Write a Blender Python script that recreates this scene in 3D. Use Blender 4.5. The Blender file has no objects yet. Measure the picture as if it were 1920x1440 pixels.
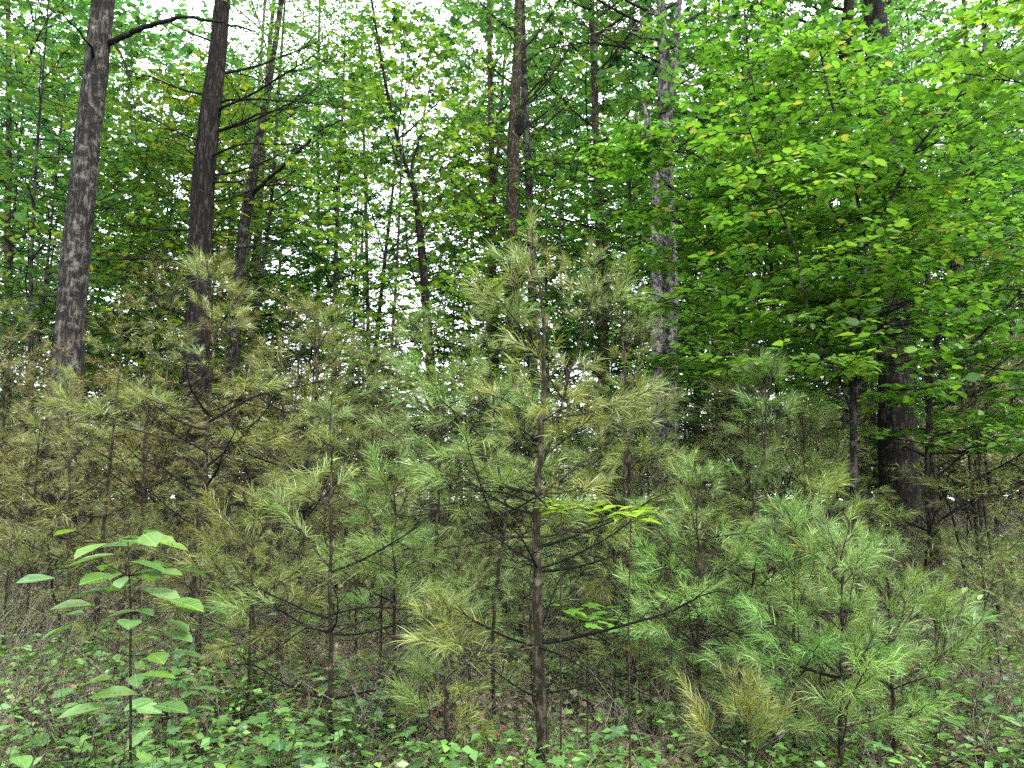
import bpy, math, random
import numpy as np
from mathutils import Matrix, Vector

# ------------------------------------------------------------------ camera, sky, sun, exposure
SC = bpy.context.scene
COL = SC.collection
PITCH = math.radians(9.0)
FPX = 1386.7                       # focal length in photo pixels (1920 wide)

def gz(x, y):
    """height of the forest floor: a bank that rises away from the camera, then levels out"""
    x = np.asarray(x, float); y = np.asarray(y, float)
    a = np.clip(y, -1.0, 9.0)
    b = np.clip(y - 9.0, 0.0, 60.0)
    z = 0.118 * a + 0.012 * b
    near = np.exp(-np.maximum(np.hypot(x, y) - 60, 0) / 60)
    z = z + near * (0.05 * np.sin(x * 1.7 + 0.6 * y) + 0.045 * np.sin(2.3 * y - x * 0.9 + 1.1) + 0.09 * np.sin(0.45 * x + 0.31 * y + 2.0)
             + 0.02 * np.sin(5.1 * x + 3.3) * np.sin(4.7 * y))
    return z

EYE = float(gz(0, 0)) + 1.62
cam_d = bpy.data.cameras.new("camera"); cam = bpy.data.objects.new("camera", cam_d); COL.objects.link(cam)
cam_d.sensor_width = 36; cam_d.lens = 26; cam_d.clip_start = 0.05; cam_d.clip_end = 3000
cam.location = (0, 0, EYE); cam.rotation_euler = (math.pi / 2 + PITCH, 0, 0)
SC.camera = cam

SUN_EL, SUN_AZ = math.radians(52), math.radians(125)      # azimuth from +Y towards +X
world = bpy.data.worlds.new("World"); SC.world = world; world.use_nodes = True
wn, wl = world.node_tree.nodes, world.node_tree.links
bg = wn["Background"]
sky = wn.new("ShaderNodeTexSky"); sky.sky_type = 'NISHITA'; sky.sun_disc = False
sky.sun_elevation = SUN_EL; sky.sun_rotation = SUN_AZ; sky.air_density = 1.0; sky.dust_density = 4.0
ov = wn.new("ShaderNodeMix"); ov.data_type = 'RGBA'; ov.inputs[0].default_value = 0.8
ov.inputs[7].default_value = (11.0, 11.3, 11.8, 1)       # an even overcast deck
wl.new(sky.outputs[0], ov.inputs[6]); wl.new(ov.outputs[2], bg.inputs[0])
bg.inputs[1].default_value = 0.10
sun_d = bpy.data.lights.new("sun", 'SUN'); sun = bpy.data.objects.new("sun", sun_d); COL.objects.link(sun)
sun_d.energy = 1.5; sun_d.angle = math.radians(10); sun_d.color = (1.0, 0.96, 0.88)
sv = Vector((math.sin(SUN_AZ) * math.cos(SUN_EL), math.cos(SUN_AZ) * math.cos(SUN_EL), math.sin(SUN_EL)))
sun.rotation_euler = sv.to_track_quat('Z', 'Y').to_euler()
SC.view_settings.view_transform = 'Standard'; SC.view_settings.look = 'None'
SC.view_settings.exposure = 2.3; SC.view_settings.gamma = 1.0; SC.view_settings.use_curve_mapping = False
SC.cycles.use_denoising = False
SC.cycles.max_bounces = 8; SC.cycles.diffuse_bounces = 5; SC.cycles.transmission_bounces = 6; SC.cycles.glossy_bounces = 2

# ------------------------------------------------------------------ projection helpers (photo pixel <-> place)
CP, SP = math.cos(PITCH), math.sin(PITCH)
def at(px, py, Y):
    cx, cy = (px - 960) / FPX, (720 - py) / FPX
    d = np.array([cx, CP - cy * SP, SP + cy * CP])
    return d * (Y / d[1]) + np.array([0, 0, EYE])
def on_ground(px, Y):
    x = 0.0
    for _ in range(6):
        z = float(gz(x, Y)); x = (px - 960) / FPX * (Y * CP + (z - EYE) * SP)
    return np.array([x, Y, float(gz(x, Y))])
def px_of(p):
    dep = p[1] * CP + (p[2] - EYE) * SP
    return 960 + p[0] / dep * FPX, 720 - (-p[1] * SP + (p[2] - EYE) * CP) / dep * FPX
def rad_of(wpx, Y): return 0.5 * wpx * Y / FPX

# ------------------------------------------------------------------ materials
def new_mat(name):
    m = bpy.data.materials.new(name); m.use_nodes = True
    return m, m.node_tree.nodes, m.node_tree.links
def ramp(n, stops):
    r = n.new("ShaderNodeValToRGB"); e = r.color_ramp.elements
    while len(e) < len(stops): e.new(0.5)
    for k, (p, c) in enumerate(stops): e[k].position = p; e[k].color = (*c, 1)
    return r

def leaf_material(name, stops, trans=0.45, rough=0.45, tint=(1.25, 1.3, 0.55), spec=0.35, clump=1.2, veined=False):
    """green that differs from leaf to leaf (random per island), from clump to clump and by the object's own colour"""
    m, n, l = new_mat(name)
    p = n["Principled BSDF"]; out = n["Material Output"]
    geo = n.new("ShaderNodeNewGeometry"); oi = n.new("ShaderNodeObjectInfo"); tc = n.new("ShaderNodeTexCoord")
    nz = n.new("ShaderNodeTexNoise"); nz.inputs["Scale"].default_value = clump; nz.inputs["Detail"].default_value = 2
    l.new(tc.outputs["Object"], nz.inputs["Vector"])
    a = n.new("ShaderNodeMath"); a.operation = 'MULTIPLY_ADD'; a.inputs[1].default_value = 0.9; a.inputs[2].default_value = -0.45
    l.new(nz.outputs[0], a.inputs[0])
    b = n.new("ShaderNodeMath"); b.operation = 'ADD'; l.new(geo.outputs["Random Per Island"], b.inputs[0]); l.new(a.outputs[0], b.inputs[1])
    r = ramp(n, stops); l.new(b.outputs[0], r.inputs[0])
    if veined:      # a leaf that is an object of its own: x runs along the blade, y across it
        l.new(oi.outputs["Random"], b.inputs[0]); a.inputs[1].default_value = 0.5; a.inputs[2].default_value = -0.25
        sp = n.new("ShaderNodeSeparateXYZ"); l.new(tc.outputs["Object"], sp.inputs[0])
        def mt(op, x, y=None, z=None):
            q = n.new("ShaderNodeMath"); q.operation = op
            for k, v in enumerate((x, y, z)):
                if v is None: continue
                if isinstance(v, (int, float)): q.inputs[k].default_value = v
                else: l.new(v, q.inputs[k])
            return q.outputs[0]
        ay = mt('ABSOLUTE', sp.outputs[1]); mid = mt('LESS_THAN', ay, 0.014)
        w = mt('FRACT', mt('MULTIPLY', mt('MULTIPLY_ADD', ay, -0.75, sp.outputs[0]), 9.0)); side = mt('LESS_THAN', mt('ABSOLUTE', mt('SUBTRACT', w, 0.5)), 0.09)
        vein = mt('MAXIMUM', mid, mt('MULTIPLY', side, 0.55))
        bl = n.new("ShaderNodeTexNoise"); bl.noise_dimensions = '4D'; bl.inputs["Scale"].default_value = 5; bl.inputs["Detail"].default_value = 5; l.new(tc.outputs["Object"], bl.inputs["Vector"]); l.new(mt('MULTIPLY', oi.outputs["Random"], 40.0), bl.inputs["W"])
        tone = ramp(n, [(0.28, (0.62, 0.6, 0.5)), (0.5, (0.95, 0.95, 0.95)), (0.68, (1.15, 1.1, 1.0)), (0.76, (1.5, 0.9, 0.6))]); l.new(bl.outputs[0], tone.inputs[0])
        m0 = n.new("ShaderNodeMix"); m0.data_type = 'RGBA'; m0.blend_type = 'MULTIPLY'; m0.inputs[0].default_value = 0.85; l.new(r.outputs[0], m0.inputs[6]); l.new(tone.outputs[0], m0.inputs[7])
        m1 = n.new("ShaderNodeMix"); m1.data_type = 'RGBA'; l.new(mt('MULTIPLY', vein, 0.55), m1.inputs[0]); l.new(m0.outputs[2], m1.inputs[6]); m1.inputs[7].default_value = (0.24, 0.32, 0.13, 1)
        bmp = n.new("ShaderNodeBump"); bmp.inputs["Strength"].default_value = 0.6; bmp.inputs["Distance"].default_value = 0.002; l.new(vein, bmp.inputs["Height"]); l.new(bmp.outputs[0], p.inputs["Normal"])
        class R_: outputs = [m1.outputs[2]]
        r = R_
    mx = n.new("ShaderNodeMix"); mx.data_type = 'RGBA'; mx.blend_type = 'MULTIPLY'; mx.inputs[0].default_value = 1
    l.new(r.outputs[0], mx.inputs[6]); l.new(oi.outputs["Color"], mx.inputs[7])
    l.new(mx.outputs[2], p.inputs["Base Color"])
    p.inputs["Roughness"].default_value = rough; p.inputs["Specular IOR Level"].default_value = spec
    if trans > 0:
        t = n.new("ShaderNodeBsdfTranslucent")
        tm = n.new("ShaderNodeMix"); tm.data_type = 'RGBA'; tm.blend_type = 'MULTIPLY'; tm.inputs[0].default_value = 1
        tm.inputs[7].default_value = (*tint, 1); l.new(mx.outputs[2], tm.inputs[6]); l.new(tm.outputs[2], t.inputs[0])
        s = n.new("ShaderNodeMixShader"); s.inputs[0].default_value = trans
        l.new(p.outputs[0], s.inputs[1]); l.new(t.outputs[0], s.inputs[2]); l.new(s.outputs[0], out.inputs[0])
    return m

def bark_material(name, dark, mid, pale, scale=1.0, pale_at=0.62, furrow=1.0):
    m, n, l = new_mat(name)
    p = n["Principled BSDF"]; tc = n.new("ShaderNodeTexCoord")
    mp = n.new("ShaderNodeMapping"); mp.inputs["Scale"].default_value = (14 * scale, 14 * scale, 2.6 * scale); l.new(tc.outputs["Object"], mp.inputs[0])
    v = n.new("ShaderNodeTexVoronoi"); v.feature = 'DISTANCE_TO_EDGE'; v.inputs["Scale"].default_value = 1.7
    wn_ = n.new("ShaderNodeTexNoise"); wn_.inputs["Scale"].default_value = 1.3; wn_.inputs["Detail"].default_value = 8; wn_.inputs["Roughness"].default_value = 0.68
    l.new(mp.outputs[0], wn_.inputs[0])
    va = n.new("ShaderNodeVectorMath"); va.operation = 'MULTIPLY_ADD'; va.inputs[1].default_value = (1.3, 1.3, 1.3)
    l.new(wn_.outputs["Color"], va.inputs[0]); l.new(mp.outputs[0], va.inputs[2]); l.new(va.outputs[0], v.inputs[0])
    big = n.new("ShaderNodeTexNoise"); big.inputs["Scale"].default_value = 11 * scale; big.inputs["Detail"].default_value = 6; big.inputs["Roughness"].default_value = 0.7
    l.new(tc.outputs["Object"], big.inputs[0])
    r1 = ramp(n, [(0.0, dark), (0.12 * furrow, dark), (0.30, mid), (1, mid)]); l.new(v.outputs[0], r1.inputs[0])
    r2 = ramp(n, [(pale_at - 0.08, (0, 0, 0)), (pale_at + 0.06, (1, 1, 1))]); l.new(big.outputs[0], r2.inputs[0])
    mx = n.new("ShaderNodeMix"); mx.data_type = 'RGBA'; l.new(r2.outputs[0], mx.inputs[0]); l.new(r1.outputs[0], mx.inputs[6]); mx.inputs[7].default_value = (*pale, 1)
    m2 = n.new("ShaderNodeMix"); m2.data_type = 'RGBA'; m2.blend_type = 'MULTIPLY'; m2.inputs[0].default_value = 0.8
    r3 = ramp(n, [(0.3, (0.25, 0.25, 0.25)), (0.55, (0.9, 0.9, 0.9)), (0.72, (1.7, 1.65, 1.6))]); l.new(wn_.outputs[0], r3.inputs[0])
    l.new(mx.outputs[2], m2.inputs[6]); l.new(r3.outputs[0], m2.inputs[7]); l.new(m2.outputs[2], p.inputs["Base Color"])
    p.inputs["Roughness"].default_value = 0.9; p.inputs["Specular IOR Level"].default_value = 0.15
    ad = n.new("ShaderNodeMath"); ad.operation = 'MULTIPLY_ADD'; ad.inputs[1].default_value = 0.4
    l.new(wn_.outputs[0], ad.inputs[0]); l.new(v.outputs[0], ad.inputs[2])
    bm = n.new("ShaderNodeBump"); bm.inputs["Strength"].default_value = 1.0; bm.inputs["Distance"].default_value = 0.05
    l.new(ad.outputs[0], bm.inputs["Height"]); l.new(bm.outputs[0], p.inputs["Normal"])
    return m

M = {}
M['beech'] = leaf_material("beech_leaf", [(0, (0.035, 0.10, 0.02)), (0.3, (0.06, 0.155, 0.022)), (0.75, (0.095, 0.22, 0.03)), (0.99, (0.13, 0.26, 0.04)), (1, (0.22, 0.24, 0.06))], 0.5, 0.36, spec=0.5, clump=1.8, tint=(1.35, 1.35, .6))
M['maple'] = leaf_material("maple_leaf", [(0, (0.035, 0.09, 0.028)), (0.5, (0.065, 0.15, 0.042)), (0.9, (0.11, 0.20, 0.052)), (1, (0.15, 0.21, 0.05))], 0.55, 0.42, tint=(1.3, 1.35, .7), clump=0.6)
M['seedling'] = leaf_material("seedling_leaf", [(0, (0.06, 0.14, 0.04)), (0.5, (0.11, 0.235, 0.065)), (1, (0.20, 0.34, 0.10))], 0.35, 0.36, spec=0.5)
M['seedling_v'] = leaf_material('broad_leaf', [(0, (0.045, 0.105, 0.035)), (0.5, (0.08, 0.17, 0.05)), (1, (0.14, 0.24, 0.075))], 0.35, 0.4, spec=0.5, veined=True)
M['beech_v'] = leaf_material('beech_leaf_single', [(0, (0.04, 0.11, 0.02)), (0.5, (0.085, 0.20, 0.028)), (1, (0.15, 0.28, 0.045))], 0.5, 0.38, spec=0.5, veined=True)
M['needle'] = leaf_material("pine_needle", [(0, (0.13, 0.085, 0.04)), (0.1, (0.11, 0.11, 0.04)), (0.5, (0.13, 0.165, 0.06)), (0.8, (0.18, 0.24, 0.085)), (1, (0.32, 0.34, 0.17))], 0.25, 0.4, spec=0.5, clump=2.5)
M['litter'] = leaf_material("dead_leaf", [(0, (0.07, 0.05, 0.03)), (0.35, (0.15, 0.12, 0.07)), (0.7, (0.25, 0.21, 0.13)), (0.93, (0.42, 0.38, 0.26)), (1, (0.30, 0.10, 0.06))], 0.15, 0.7, (1.1, 1, 0.8), clump=1.5)
M['straw'] = leaf_material("dry_grass", [(0, (0.13, 0.12, 0.05)), (0.5, (0.22, 0.21, 0.09)), (1, (0.36, 0.33, 0.17))], 0.2, 0.6, clump=1.5)
M['bark_grey'] = bark_material("grey_bark", (0.018, 0.016, 0.016), (0.085, 0.078, 0.066), (0.16, 0.155, 0.135), 1.0, 0.60)
M['bark_dark'] = bark_material("dark_pine_bark", (0.008, 0.007, 0.006), (0.04, 0.033, 0.029), (0.085, 0.075, 0.065), 0.9, 0.66)
M['bark_brown'] = bark_material("brown_bark", (0.03, 0.025, 0.015), (0.11, 0.092, 0.06), (0.19, 0.17, 0.12), 1.6, 0.6)
M['bark_pale'] = bark_material("dead_wood", (0.03, 0.027, 0.025), (0.17, 0.16, 0.15), (0.33, 0.31, 0.285), 1.3, 0.55, 0.9)
M['twig'] = bark_material("twig_bark", (0.045, 0.036, 0.025), (0.11, 0.092, 0.065), (0.2, 0.18, 0.13), 4.0, 0.6)
M['twig_dark'] = bark_material("dark_twig_bark", (0.012, 0.010, 0.009), (0.04, 0.034, 0.028), (0.09, 0.085, 0.07), 4.0, 0.66)
M['twig_pale'] = bark_material("bleached_twig", (0.16, 0.14, 0.10), (0.30, 0.26, 0.19), (0.42, 0.38, 0.30), 5.0, 0.5)
def ground_material():
    m, n, l = new_mat("forest_floor")
    p = n["Principled BSDF"]; tc = n.new("ShaderNodeTexCoord")
    a = n.new("ShaderNodeTexNoise"); a.inputs["Scale"].default_value = 1.1; a.inputs["Detail"].default_value = 6; a.inputs["Roughness"].default_value = 0.65
    b = n.new("ShaderNodeTexNoise"); b.inputs["Scale"].default_value = 26; b.inputs["Detail"].default_value = 8; b.inputs["Roughness"].default_value = 0.75
    v = n.new("ShaderNodeTexVoronoi"); v.inputs["Scale"].default_value = 34; v.inputs["Randomness"].default_value = 1
    for q in (a, b, v): l.new(tc.outputs["Object"], q.inputs["Vector"])
    r = ramp(n, [(0.3, (0.025, 0.02, 0.012)), (0.5, (0.075, 0.06, 0.035)), (0.7, (0.16, 0.13, 0.08))]); l.new(b.outputs[0], r.inputs[0])
    g = ramp(n, [(0.45, (0, 0, 0)), (0.65, (0.6, 0.6, 0.6))]); l.new(a.outputs[0], g.inputs[0])
    mx = n.new("ShaderNodeMix"); mx.data_type = 'RGBA'; l.new(g.outputs[0], mx.inputs[0]); l.new(r.outputs[0], mx.inputs[6]); mx.inputs[7].default_value = (0.06, 0.075, 0.025, 1)
    m2 = n.new("ShaderNodeMix"); m2.data_type = 'RGBA'; m2.blend_type = 'MULTIPLY'; m2.inputs[0].default_value = 0.6
    l.new(mx.outputs[2], m2.inputs[6]); l.new(v.outputs["Color"], m2.inputs[7]); l.new(m2.outputs[2], p.inputs["Base Color"])
    p.inputs["Roughness"].default_value = 0.95
    bm = n.new("ShaderNodeBump"); bm.inputs["Distance"].default_value = 0.05; l.new(b.outputs[0], bm.inputs["Height"]); l.new(bm.outputs[0], p.inputs["Normal"])
    return m
M['ground'] = ground_material()

# ------------------------------------------------------------------ geometry helpers: everything is a triangle soup (V, F)
def norm(a): return a / np.maximum(np.linalg.norm(a, axis=-1, keepdims=True), 1e-9)
def join(parts):
    parts = [p for p in parts if p is not None and len(p[0])]
    if not parts: return np.zeros((0, 3)), np.zeros((0, 3), int)
    off, V, F = 0, [], []
    for v, f in parts: V.append(v); F.append(f + off); off += len(v)
    return np.concatenate(V), np.concatenate(F)
def mesh_of(name, VF, mat, smooth=False):
    V, F = VF
    me = bpy.data.meshes.new(name)
    me.vertices.add(len(V)); me.vertices.foreach_set("co", np.ascontiguousarray(V, dtype=np.float32).ravel())
    me.loops.add(len(F) * 3); me.loops.foreach_set("vertex_index", np.ascontiguousarray(F, dtype=np.int32).ravel())
    me.polygons.add(len(F)); me.polygons.foreach_set("loop_start", np.arange(0, len(F) * 3, 3, dtype=np.int32))
    me.polygons.foreach_set("loop_total", np.full(len(F), 3, dtype=np.int32))
    if smooth: me.polygons.foreach_set("use_smooth", np.ones(len(F), dtype=bool))
    me.update(calc_edges=True); me.materials.append(mat)
    return me
def tube(P, R, sides=8, wob=0.0, rng=None, cap=True):
    P = np.asarray(P, float); R = np.broadcast_to(np.asarray(R, float), (len(P),)); n = len(P)
    T = norm(np.gradient(P, axis=0))
    ref = np.array([0, 1.0, 0]) if abs(T[:, 1]).mean() < 0.8 else np.array([1.0, 0, 0])
    A = norm(np.cross(T, ref)); B = np.cross(T, A)
    th = np.arange(sides) / sides * 2 * math.pi
    r = R[:, None] * np.ones(sides)
    if sides > 20:      # ridges of bark as real relief
        z_ = P[:, 2:3]; r = r * (1 + 0.028 * (np.sin(9 * th[None] + 3 * np.sin(2.1 * z_)) + np.sin(14 * th[None] + 2.5 * np.sin(3.7 * z_ + 1)) + 0.7 * np.sin(5 * th[None] - 4 * z_) * np.sin(17 * z_)))
    if wob: r = r * (1 + wob * rng.standard_normal((n, sides)) + wob * 0.8 * np.sin(3 * th + 1)[None, :])
    V = P[:, None] + r[..., None] * (np.cos(th)[None, :, None] * A[:, None] + np.sin(th)[None, :, None] * B[:, None])
    V = V.reshape(-1, 3)
    i = np.arange(n - 1)[:, None] * sides; j = np.arange(sides)[None]; k = (j + 1) % sides
    a, b, c, d = i + j, i + k, i + sides + k, i + sides + j
    F = np.concatenate([np.stack([a, b, c], -1).reshape(-1, 3), np.stack([a, c, d], -1).reshape(-1, 3)])
    if cap:
        V = np.vstack([V, P[-1] + T[-1] * R[-1] * 0.6]); m = len(V) - 1; base = (n - 1) * sides
        F = np.vstack([F, np.array([[base + q, base + (q + 1) % sides, m] for q in range(sides)])])
    return V, F
def sticks(P0, P1, r0, r1):
    """many three-sided tapering twigs at once"""
    P0 = np.asarray(P0, float); P1 = np.asarray(P1, float); n = len(P0)
    if n == 0: return None
    T = norm(P1 - P0); ref = np.where(np.abs(T[:, 2:3]) < 0.8, np.array([[0, 0, 1.0]]), np.array([[1.0, 0, 0]]))
    A = norm(np.cross(T, ref)); B = np.cross(T, A); V = np.zeros((n, 6, 3))
    r0 = np.broadcast_to(r0, (n,))[:, None]; r1 = np.broadcast_to(r1, (n,))[:, None]
    for q in range(3):
        w = math.cos(q * 2.0944) * A + math.sin(q * 2.0944) * B
        V[:, q] = P0 + r0 * w; V[:, 3 + q] = P1 + r1 * w
    t = np.array([[0, 1, 4], [0, 4, 3], [1, 2, 5], [1, 5, 4], [2, 0, 3], [2, 3, 5]])
    return V.reshape(-1, 3), (t[None] + np.arange(n)[:, None, None] * 6).reshape(-1, 3)
def stamp(tmpl, pos, d, nor, size):
    """put a template (x along, y across, z up) at every position"""
    tv, tf = tmpl; n = len(pos)
    if n == 0: return None
    d = norm(d); s = norm(np.cross(nor, d)); u = np.cross(d, s); size = np.broadcast_to(size, (n,))
    V = pos[:, None] + size[:, None, None] * (tv[None, :, 0:1] * d[:, None] + tv[None, :, 1:2] * s[:, None] + tv[None, :, 2:3] * u[:, None])
    return V.reshape(-1, 3), (tf[None] + np.arange(n)[:, None, None] * len(tv)).reshape(-1, 3)
def oval(w=0.30, sag=0.12, fold=0.06, tip=1.0, pts=((0.22, 0.75), (0.5, 1.0), (0.78, 0.62)), stalk=0.0):
    V = [(0, 0, 0)]; F = []
    for x, k in pts: V += [(x, 0, -sag * x * x), (x, w * k, fold * k - sag * x * x), (x, -w * k, fold * k - sag * x * x)]
    V.append((tip, 0, -sag)); e = len(V) - 1
    F += [(0, 1, 2), (0, 3, 1)]
    for q in range(len(pts) - 1):
        c = 1 + 3 * q; F += [(c, c + 3, c + 4), (c, c + 4, c + 1), (c, c + 2, c + 5), (c, c + 5, c + 3)]
    c = 1 + 3 * (len(pts) - 1); F += [(c, e, c + 1), (c, c + 2, e)]
    if stalk:
        V += [(-stalk, 0.012, 0), (-stalk, -0.012, 0), (0, -0.012, 0), (0, 0.012, 0)]; F += [(e + 1, e + 2, e + 3), (e + 1, e + 3, e + 4)]
    return np.array(V, float), np.array(F, int)
def maple_leaf(sag=0.1):
    o = [(0, 0), (-0.10, 0.20), (0.02, 0.34), (0.16, 0.52), (0.30, 0.30), (0.50, 0.47), (0.56, 0.33), (0.66, 0.16), (0.80, 0.17), (1.0, 0.0)]
    o = o + [(x, -y) for x, y in reversed(o[1:-1])]
    V = [(0.32, 0, 0.03)] + [(x, y, 0.05 * abs(y) - sag * (x * x + y * y)) for x, y in o]
    V += [(-0.55, 0.012, 0.03), (-0.55, -0.012, 0.03)]
    n = len(o); F = [(0, 1 + (q + 1) % n, 1 + q) for q in range(n)] + [(1, n + 1, n + 2)]
    return np.array(V, float), np.array(F, int)
RHOMB = (np.array([(0, 0, 0), (0.45, 0.30, 0.06), (1, 0, -0.06), (0.45, -0.30, 0.06)], float), np.array([(0, 1, 2), (0, 2, 3)]))
LOBED = (np.array([(0, 0, 0), (0.10, 0.42, 0.02), (0.42, 0.22, 0.03), (0.62, 0.44, -0.03), (1, 0, -0.08), (0.62, -0.44, -0.03), (0.42, -0.22, 0.03), (0.10, -0.42, 0.02)], float),
         np.array([(0, 1, 2), (0, 2, 4), (2, 3, 4), (0, 4, 6), (4, 5, 6), (0, 6, 7)]))
def curled(w=0.33):
    v, f = oval(w, -0.10, 0.16); v = v.copy(); v[:, 2] += 0.12 * np.sin(v[:, 0] * 5); return v, f
NEEDLE = (np.array([(0, -0.5, 0), (0, 0.5, 0), (1, 0, 0)], float), np.array([(0, 1, 2)]))
def needles(pos, d, nor, length, width):
    n = len(pos); d = norm(d); s = norm(np.cross(nor, d)); L = np.broadcast_to(length, (n,))[:, None]
    # two joined pieces so that each needle bends a little under its weight
    droop = np.array([0, 0, -0.12]) * L
    a, b = pos - s * width / 2, pos + s * width / 2
    m = pos + d * L * 0.55; c, e = m - s * width * 0.45, m + s * width * 0.45; t = pos + d * L + droop
    V = np.stack([a, b, c, e, t], 1).reshape(-1, 3)
    F = (np.array([[0, 1, 3], [0, 3, 2], [2, 3, 4]])[None] + np.arange(n)[:, None, None] * 5).reshape(-1, 3)
    return V, F

# ------------------------------------------------------------------ objects: things, parts, labels
COUNT = {'thing': 0}
def link(name, data, parent=None, mw=None, color=None):
    o = bpy.data.objects.new(name, data); COL.objects.link(o)
    if parent is not None: o.parent = parent
    if mw is not None: o.matrix_local = mw
    if color is not None: o.color = (*color, 1)
    return o
def thing(name, label, cat, loc=(0, 0, 0), rz=0.0, sc=1.0, group=None):
    o = bpy.data.objects.new(name, None); COL.objects.link(o); o.empty_display_size = 0.1
    o.location = [float(q) for q in loc]; o.rotation_euler = (0, 0, rz); o.scale = (sc, sc, sc)
    o['label'] = label; o['category'] = cat
    if group: o['group'] = group
    return o
def frame_mat(pos, d, up=(0, 0, 1), s=1.0):
    d = Vector(d).normalized(); u = Vector(up)
    y = u.cross(d)
    if y.length < 1e-3: y = Vector((0, 1, 0)).cross(d)
    y.normalize(); z = d.cross(y)
    m = Matrix(((d.x * s, y.x * s, z.x * s, pos[0]), (d.y * s, y.y * s, z.y * s, pos[1]), (d.z * s, y.z * s, z.z * s, pos[2]), (0, 0, 0, 1)))
    return m
def apply_frame(VF, pos, d, up=(0, 0, 1), s=1.0):
    m = np.array(frame_mat(pos, d, up, s)); V, F = VF
    return V @ m[:3, :3].T + m[:3, 3], F

LAND = [(45, "far left edge"), (150, "grey trunk on the left"), (300, "left trunk gap"), (385, "dark trunk"), (470, "leaning trunk"), (600, "slim left pine sapling"),
        (700, "gap left of centre"), (795, "forked dark trunk"), (880, "centre sapling gap"), (1008, "centre pine sapling"), (1120, "pale slender trunk"), (1250, "bleached dead pine"),
        (1340, "dead pine gap"), (1430, "right pine sapling"), (1520, "gap beside the beech"), (1600, "beech sapling"), (1685, "broad black trunk"), (1755, "thin brown trunk"), (1850, "far right edge")]
def where(p):
    px, _ = px_of(p); return min(LAND, key=lambda q: abs(q[0] - px))[1]

# ------------------------------------------------------------------ GROUND
def build_ground():
    rs = np.concatenate([np.linspace(0, 14, 90), np.linspace(14.4, 60, 60), np.geomspace(63, 1500, 26)])
    th = np.linspace(0, 2 * math.pi, 181)[:-1]
    X = rs[:, None] * np.sin(th); Y = rs[:, None] * np.cos(th); rg = np.random.default_rng(5)
    Z = gz(X, Y) + rg.normal(0, 0.012, X.shape) * (rs[:, None] < 16)
    Z[0] = Z[0].mean()
    V = np.stack([X, Y, Z], -1).reshape(-1, 3); n = len(th)
    i = np.arange(len(rs) - 1)[:, None] * n; j = np.arange(n)[None]; k = (j + 1) % n
    F = np.concatenate([np.stack([i + j, i + k, i + n + k], -1).reshape(-1, 3), np.stack([i + j, i + n + k, i + n + j], -1).reshape(-1, 3)])[:, ::-1]
    o = link("ground", mesh_of("ground", (V, F), M['ground'], True)); o['kind'] = 'structure'
    o['label'] = "leaf-strewn olive brown forest floor rising gently away from the path"
build_ground()

# ------------------------------------------------------------------ broad-leaved trees
def branch_path(rng, p, d, L, n=7, lift=0.25, wob=0.08, flat=0.0):
    pts = [np.array(p, float)]; d = norm(np.array(d, float)); step = L / (n - 1)
    for q in range(1, n):
        d = d + rng.normal(0, wob, 3); d[2] += lift / n; d[2] *= (1 - flat); d = norm(d); pts.append(pts[-1] + d * step)
    return np.array(pts)
def leafy(rng, P, r_tip, twig_gap, twig_len, leaf_gap, leaf, tmpl, start=0.25, tilt=0.35, droop=0.12, out=None):
    """side twigs left and right of a branch in a flat spray, leaves alternating along them"""
    seg = np.linalg.norm(np.diff(P, axis=0), axis=1); L = seg.sum(); cum = np.concatenate([[0], np.cumsum(seg)])
    s = np.arange(start * L, L, twig_gap) + rng.uniform(0, twig_gap * 0.5)
    s = s[s < L]
    if len(s) == 0: s = np.array([0.6 * L])
    pos = np.stack([np.interp(s, cum, P[:, q]) for q in range(3)], 1)
    d0 = norm(np.stack([np.interp(s, cum, np.gradient(P[:, q], cum)) for q in range(3)], 1))
    side = norm(np.cross(d0, [0, 0, 1.0])); sg = np.where(np.arange(len(s)) % 2 == 0, 1.0, -1.0)[:, None]
    t = (s / L)[:, None]; d = norm(d0 * (0.55 + 0.5 * t) + side * sg * 0.9 + rng.normal(0, 0.16, (len(s), 3)) + np.array([0, 0, -droop]))
    tl = twig_len * (1.05 - 0.65 * t[:, 0]) * rng.uniform(0.6, 1.25, len(s))
    pos = np.vstack([pos, P[-1:]]); d = np.vstack([d, norm(P[-1:] - P[-2:-1])]); tl = np.append(tl, twig_len * 0.5)
    end = pos + d * tl[:, None] + np.array([0, 0, -droop * 0.6]) * tl[:, None]
    out['tw'].append((pos, end, np.full(len(pos), r_tip)))
    k = max(2, int(twig_len / leaf_gap))
    u = (np.arange(k)[None] + rng.uniform(0.2, 0.8, (len(pos), k))) / k
    keep = u * k * leaf_gap < tl[:, None] * 1.25
    lp = pos[:, None] + (end - pos)[:, None] * np.minimum(u, 1)[..., None]
    sd = norm(np.cross(d, [0, 0, 1.0]))[:, None] * np.where(np.arange(k) % 2 == 0, 1.0, -1.0)[None, :, None]
    ld = d[:, None] * 0.65 + sd * 0.85 + rng.normal(0, 0.22, lp.shape) + np.array([0, 0, -droop])
    ln = np.array([0, 0, 1.0]) + rng.normal(0, tilt, lp.shape)
    m = keep.ravel(); sz = leaf * rng.uniform(0.45, 1.3, m.sum())
    out['pos'].append(lp.reshape(-1, 3)[m]); out['dir'].append(ld.reshape(-1, 3)[m]); out['nor'].append(ln.reshape(-1, 3)[m]); out['sz'].append(sz)
def new_out(): return dict(tw=[], pos=[], dir=[], nor=[], sz=[], wood=[])
def collect(o): return tuple(np.concatenate(o[k]) for k in ('pos', 'dir', 'nor', 'sz'))
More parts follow.
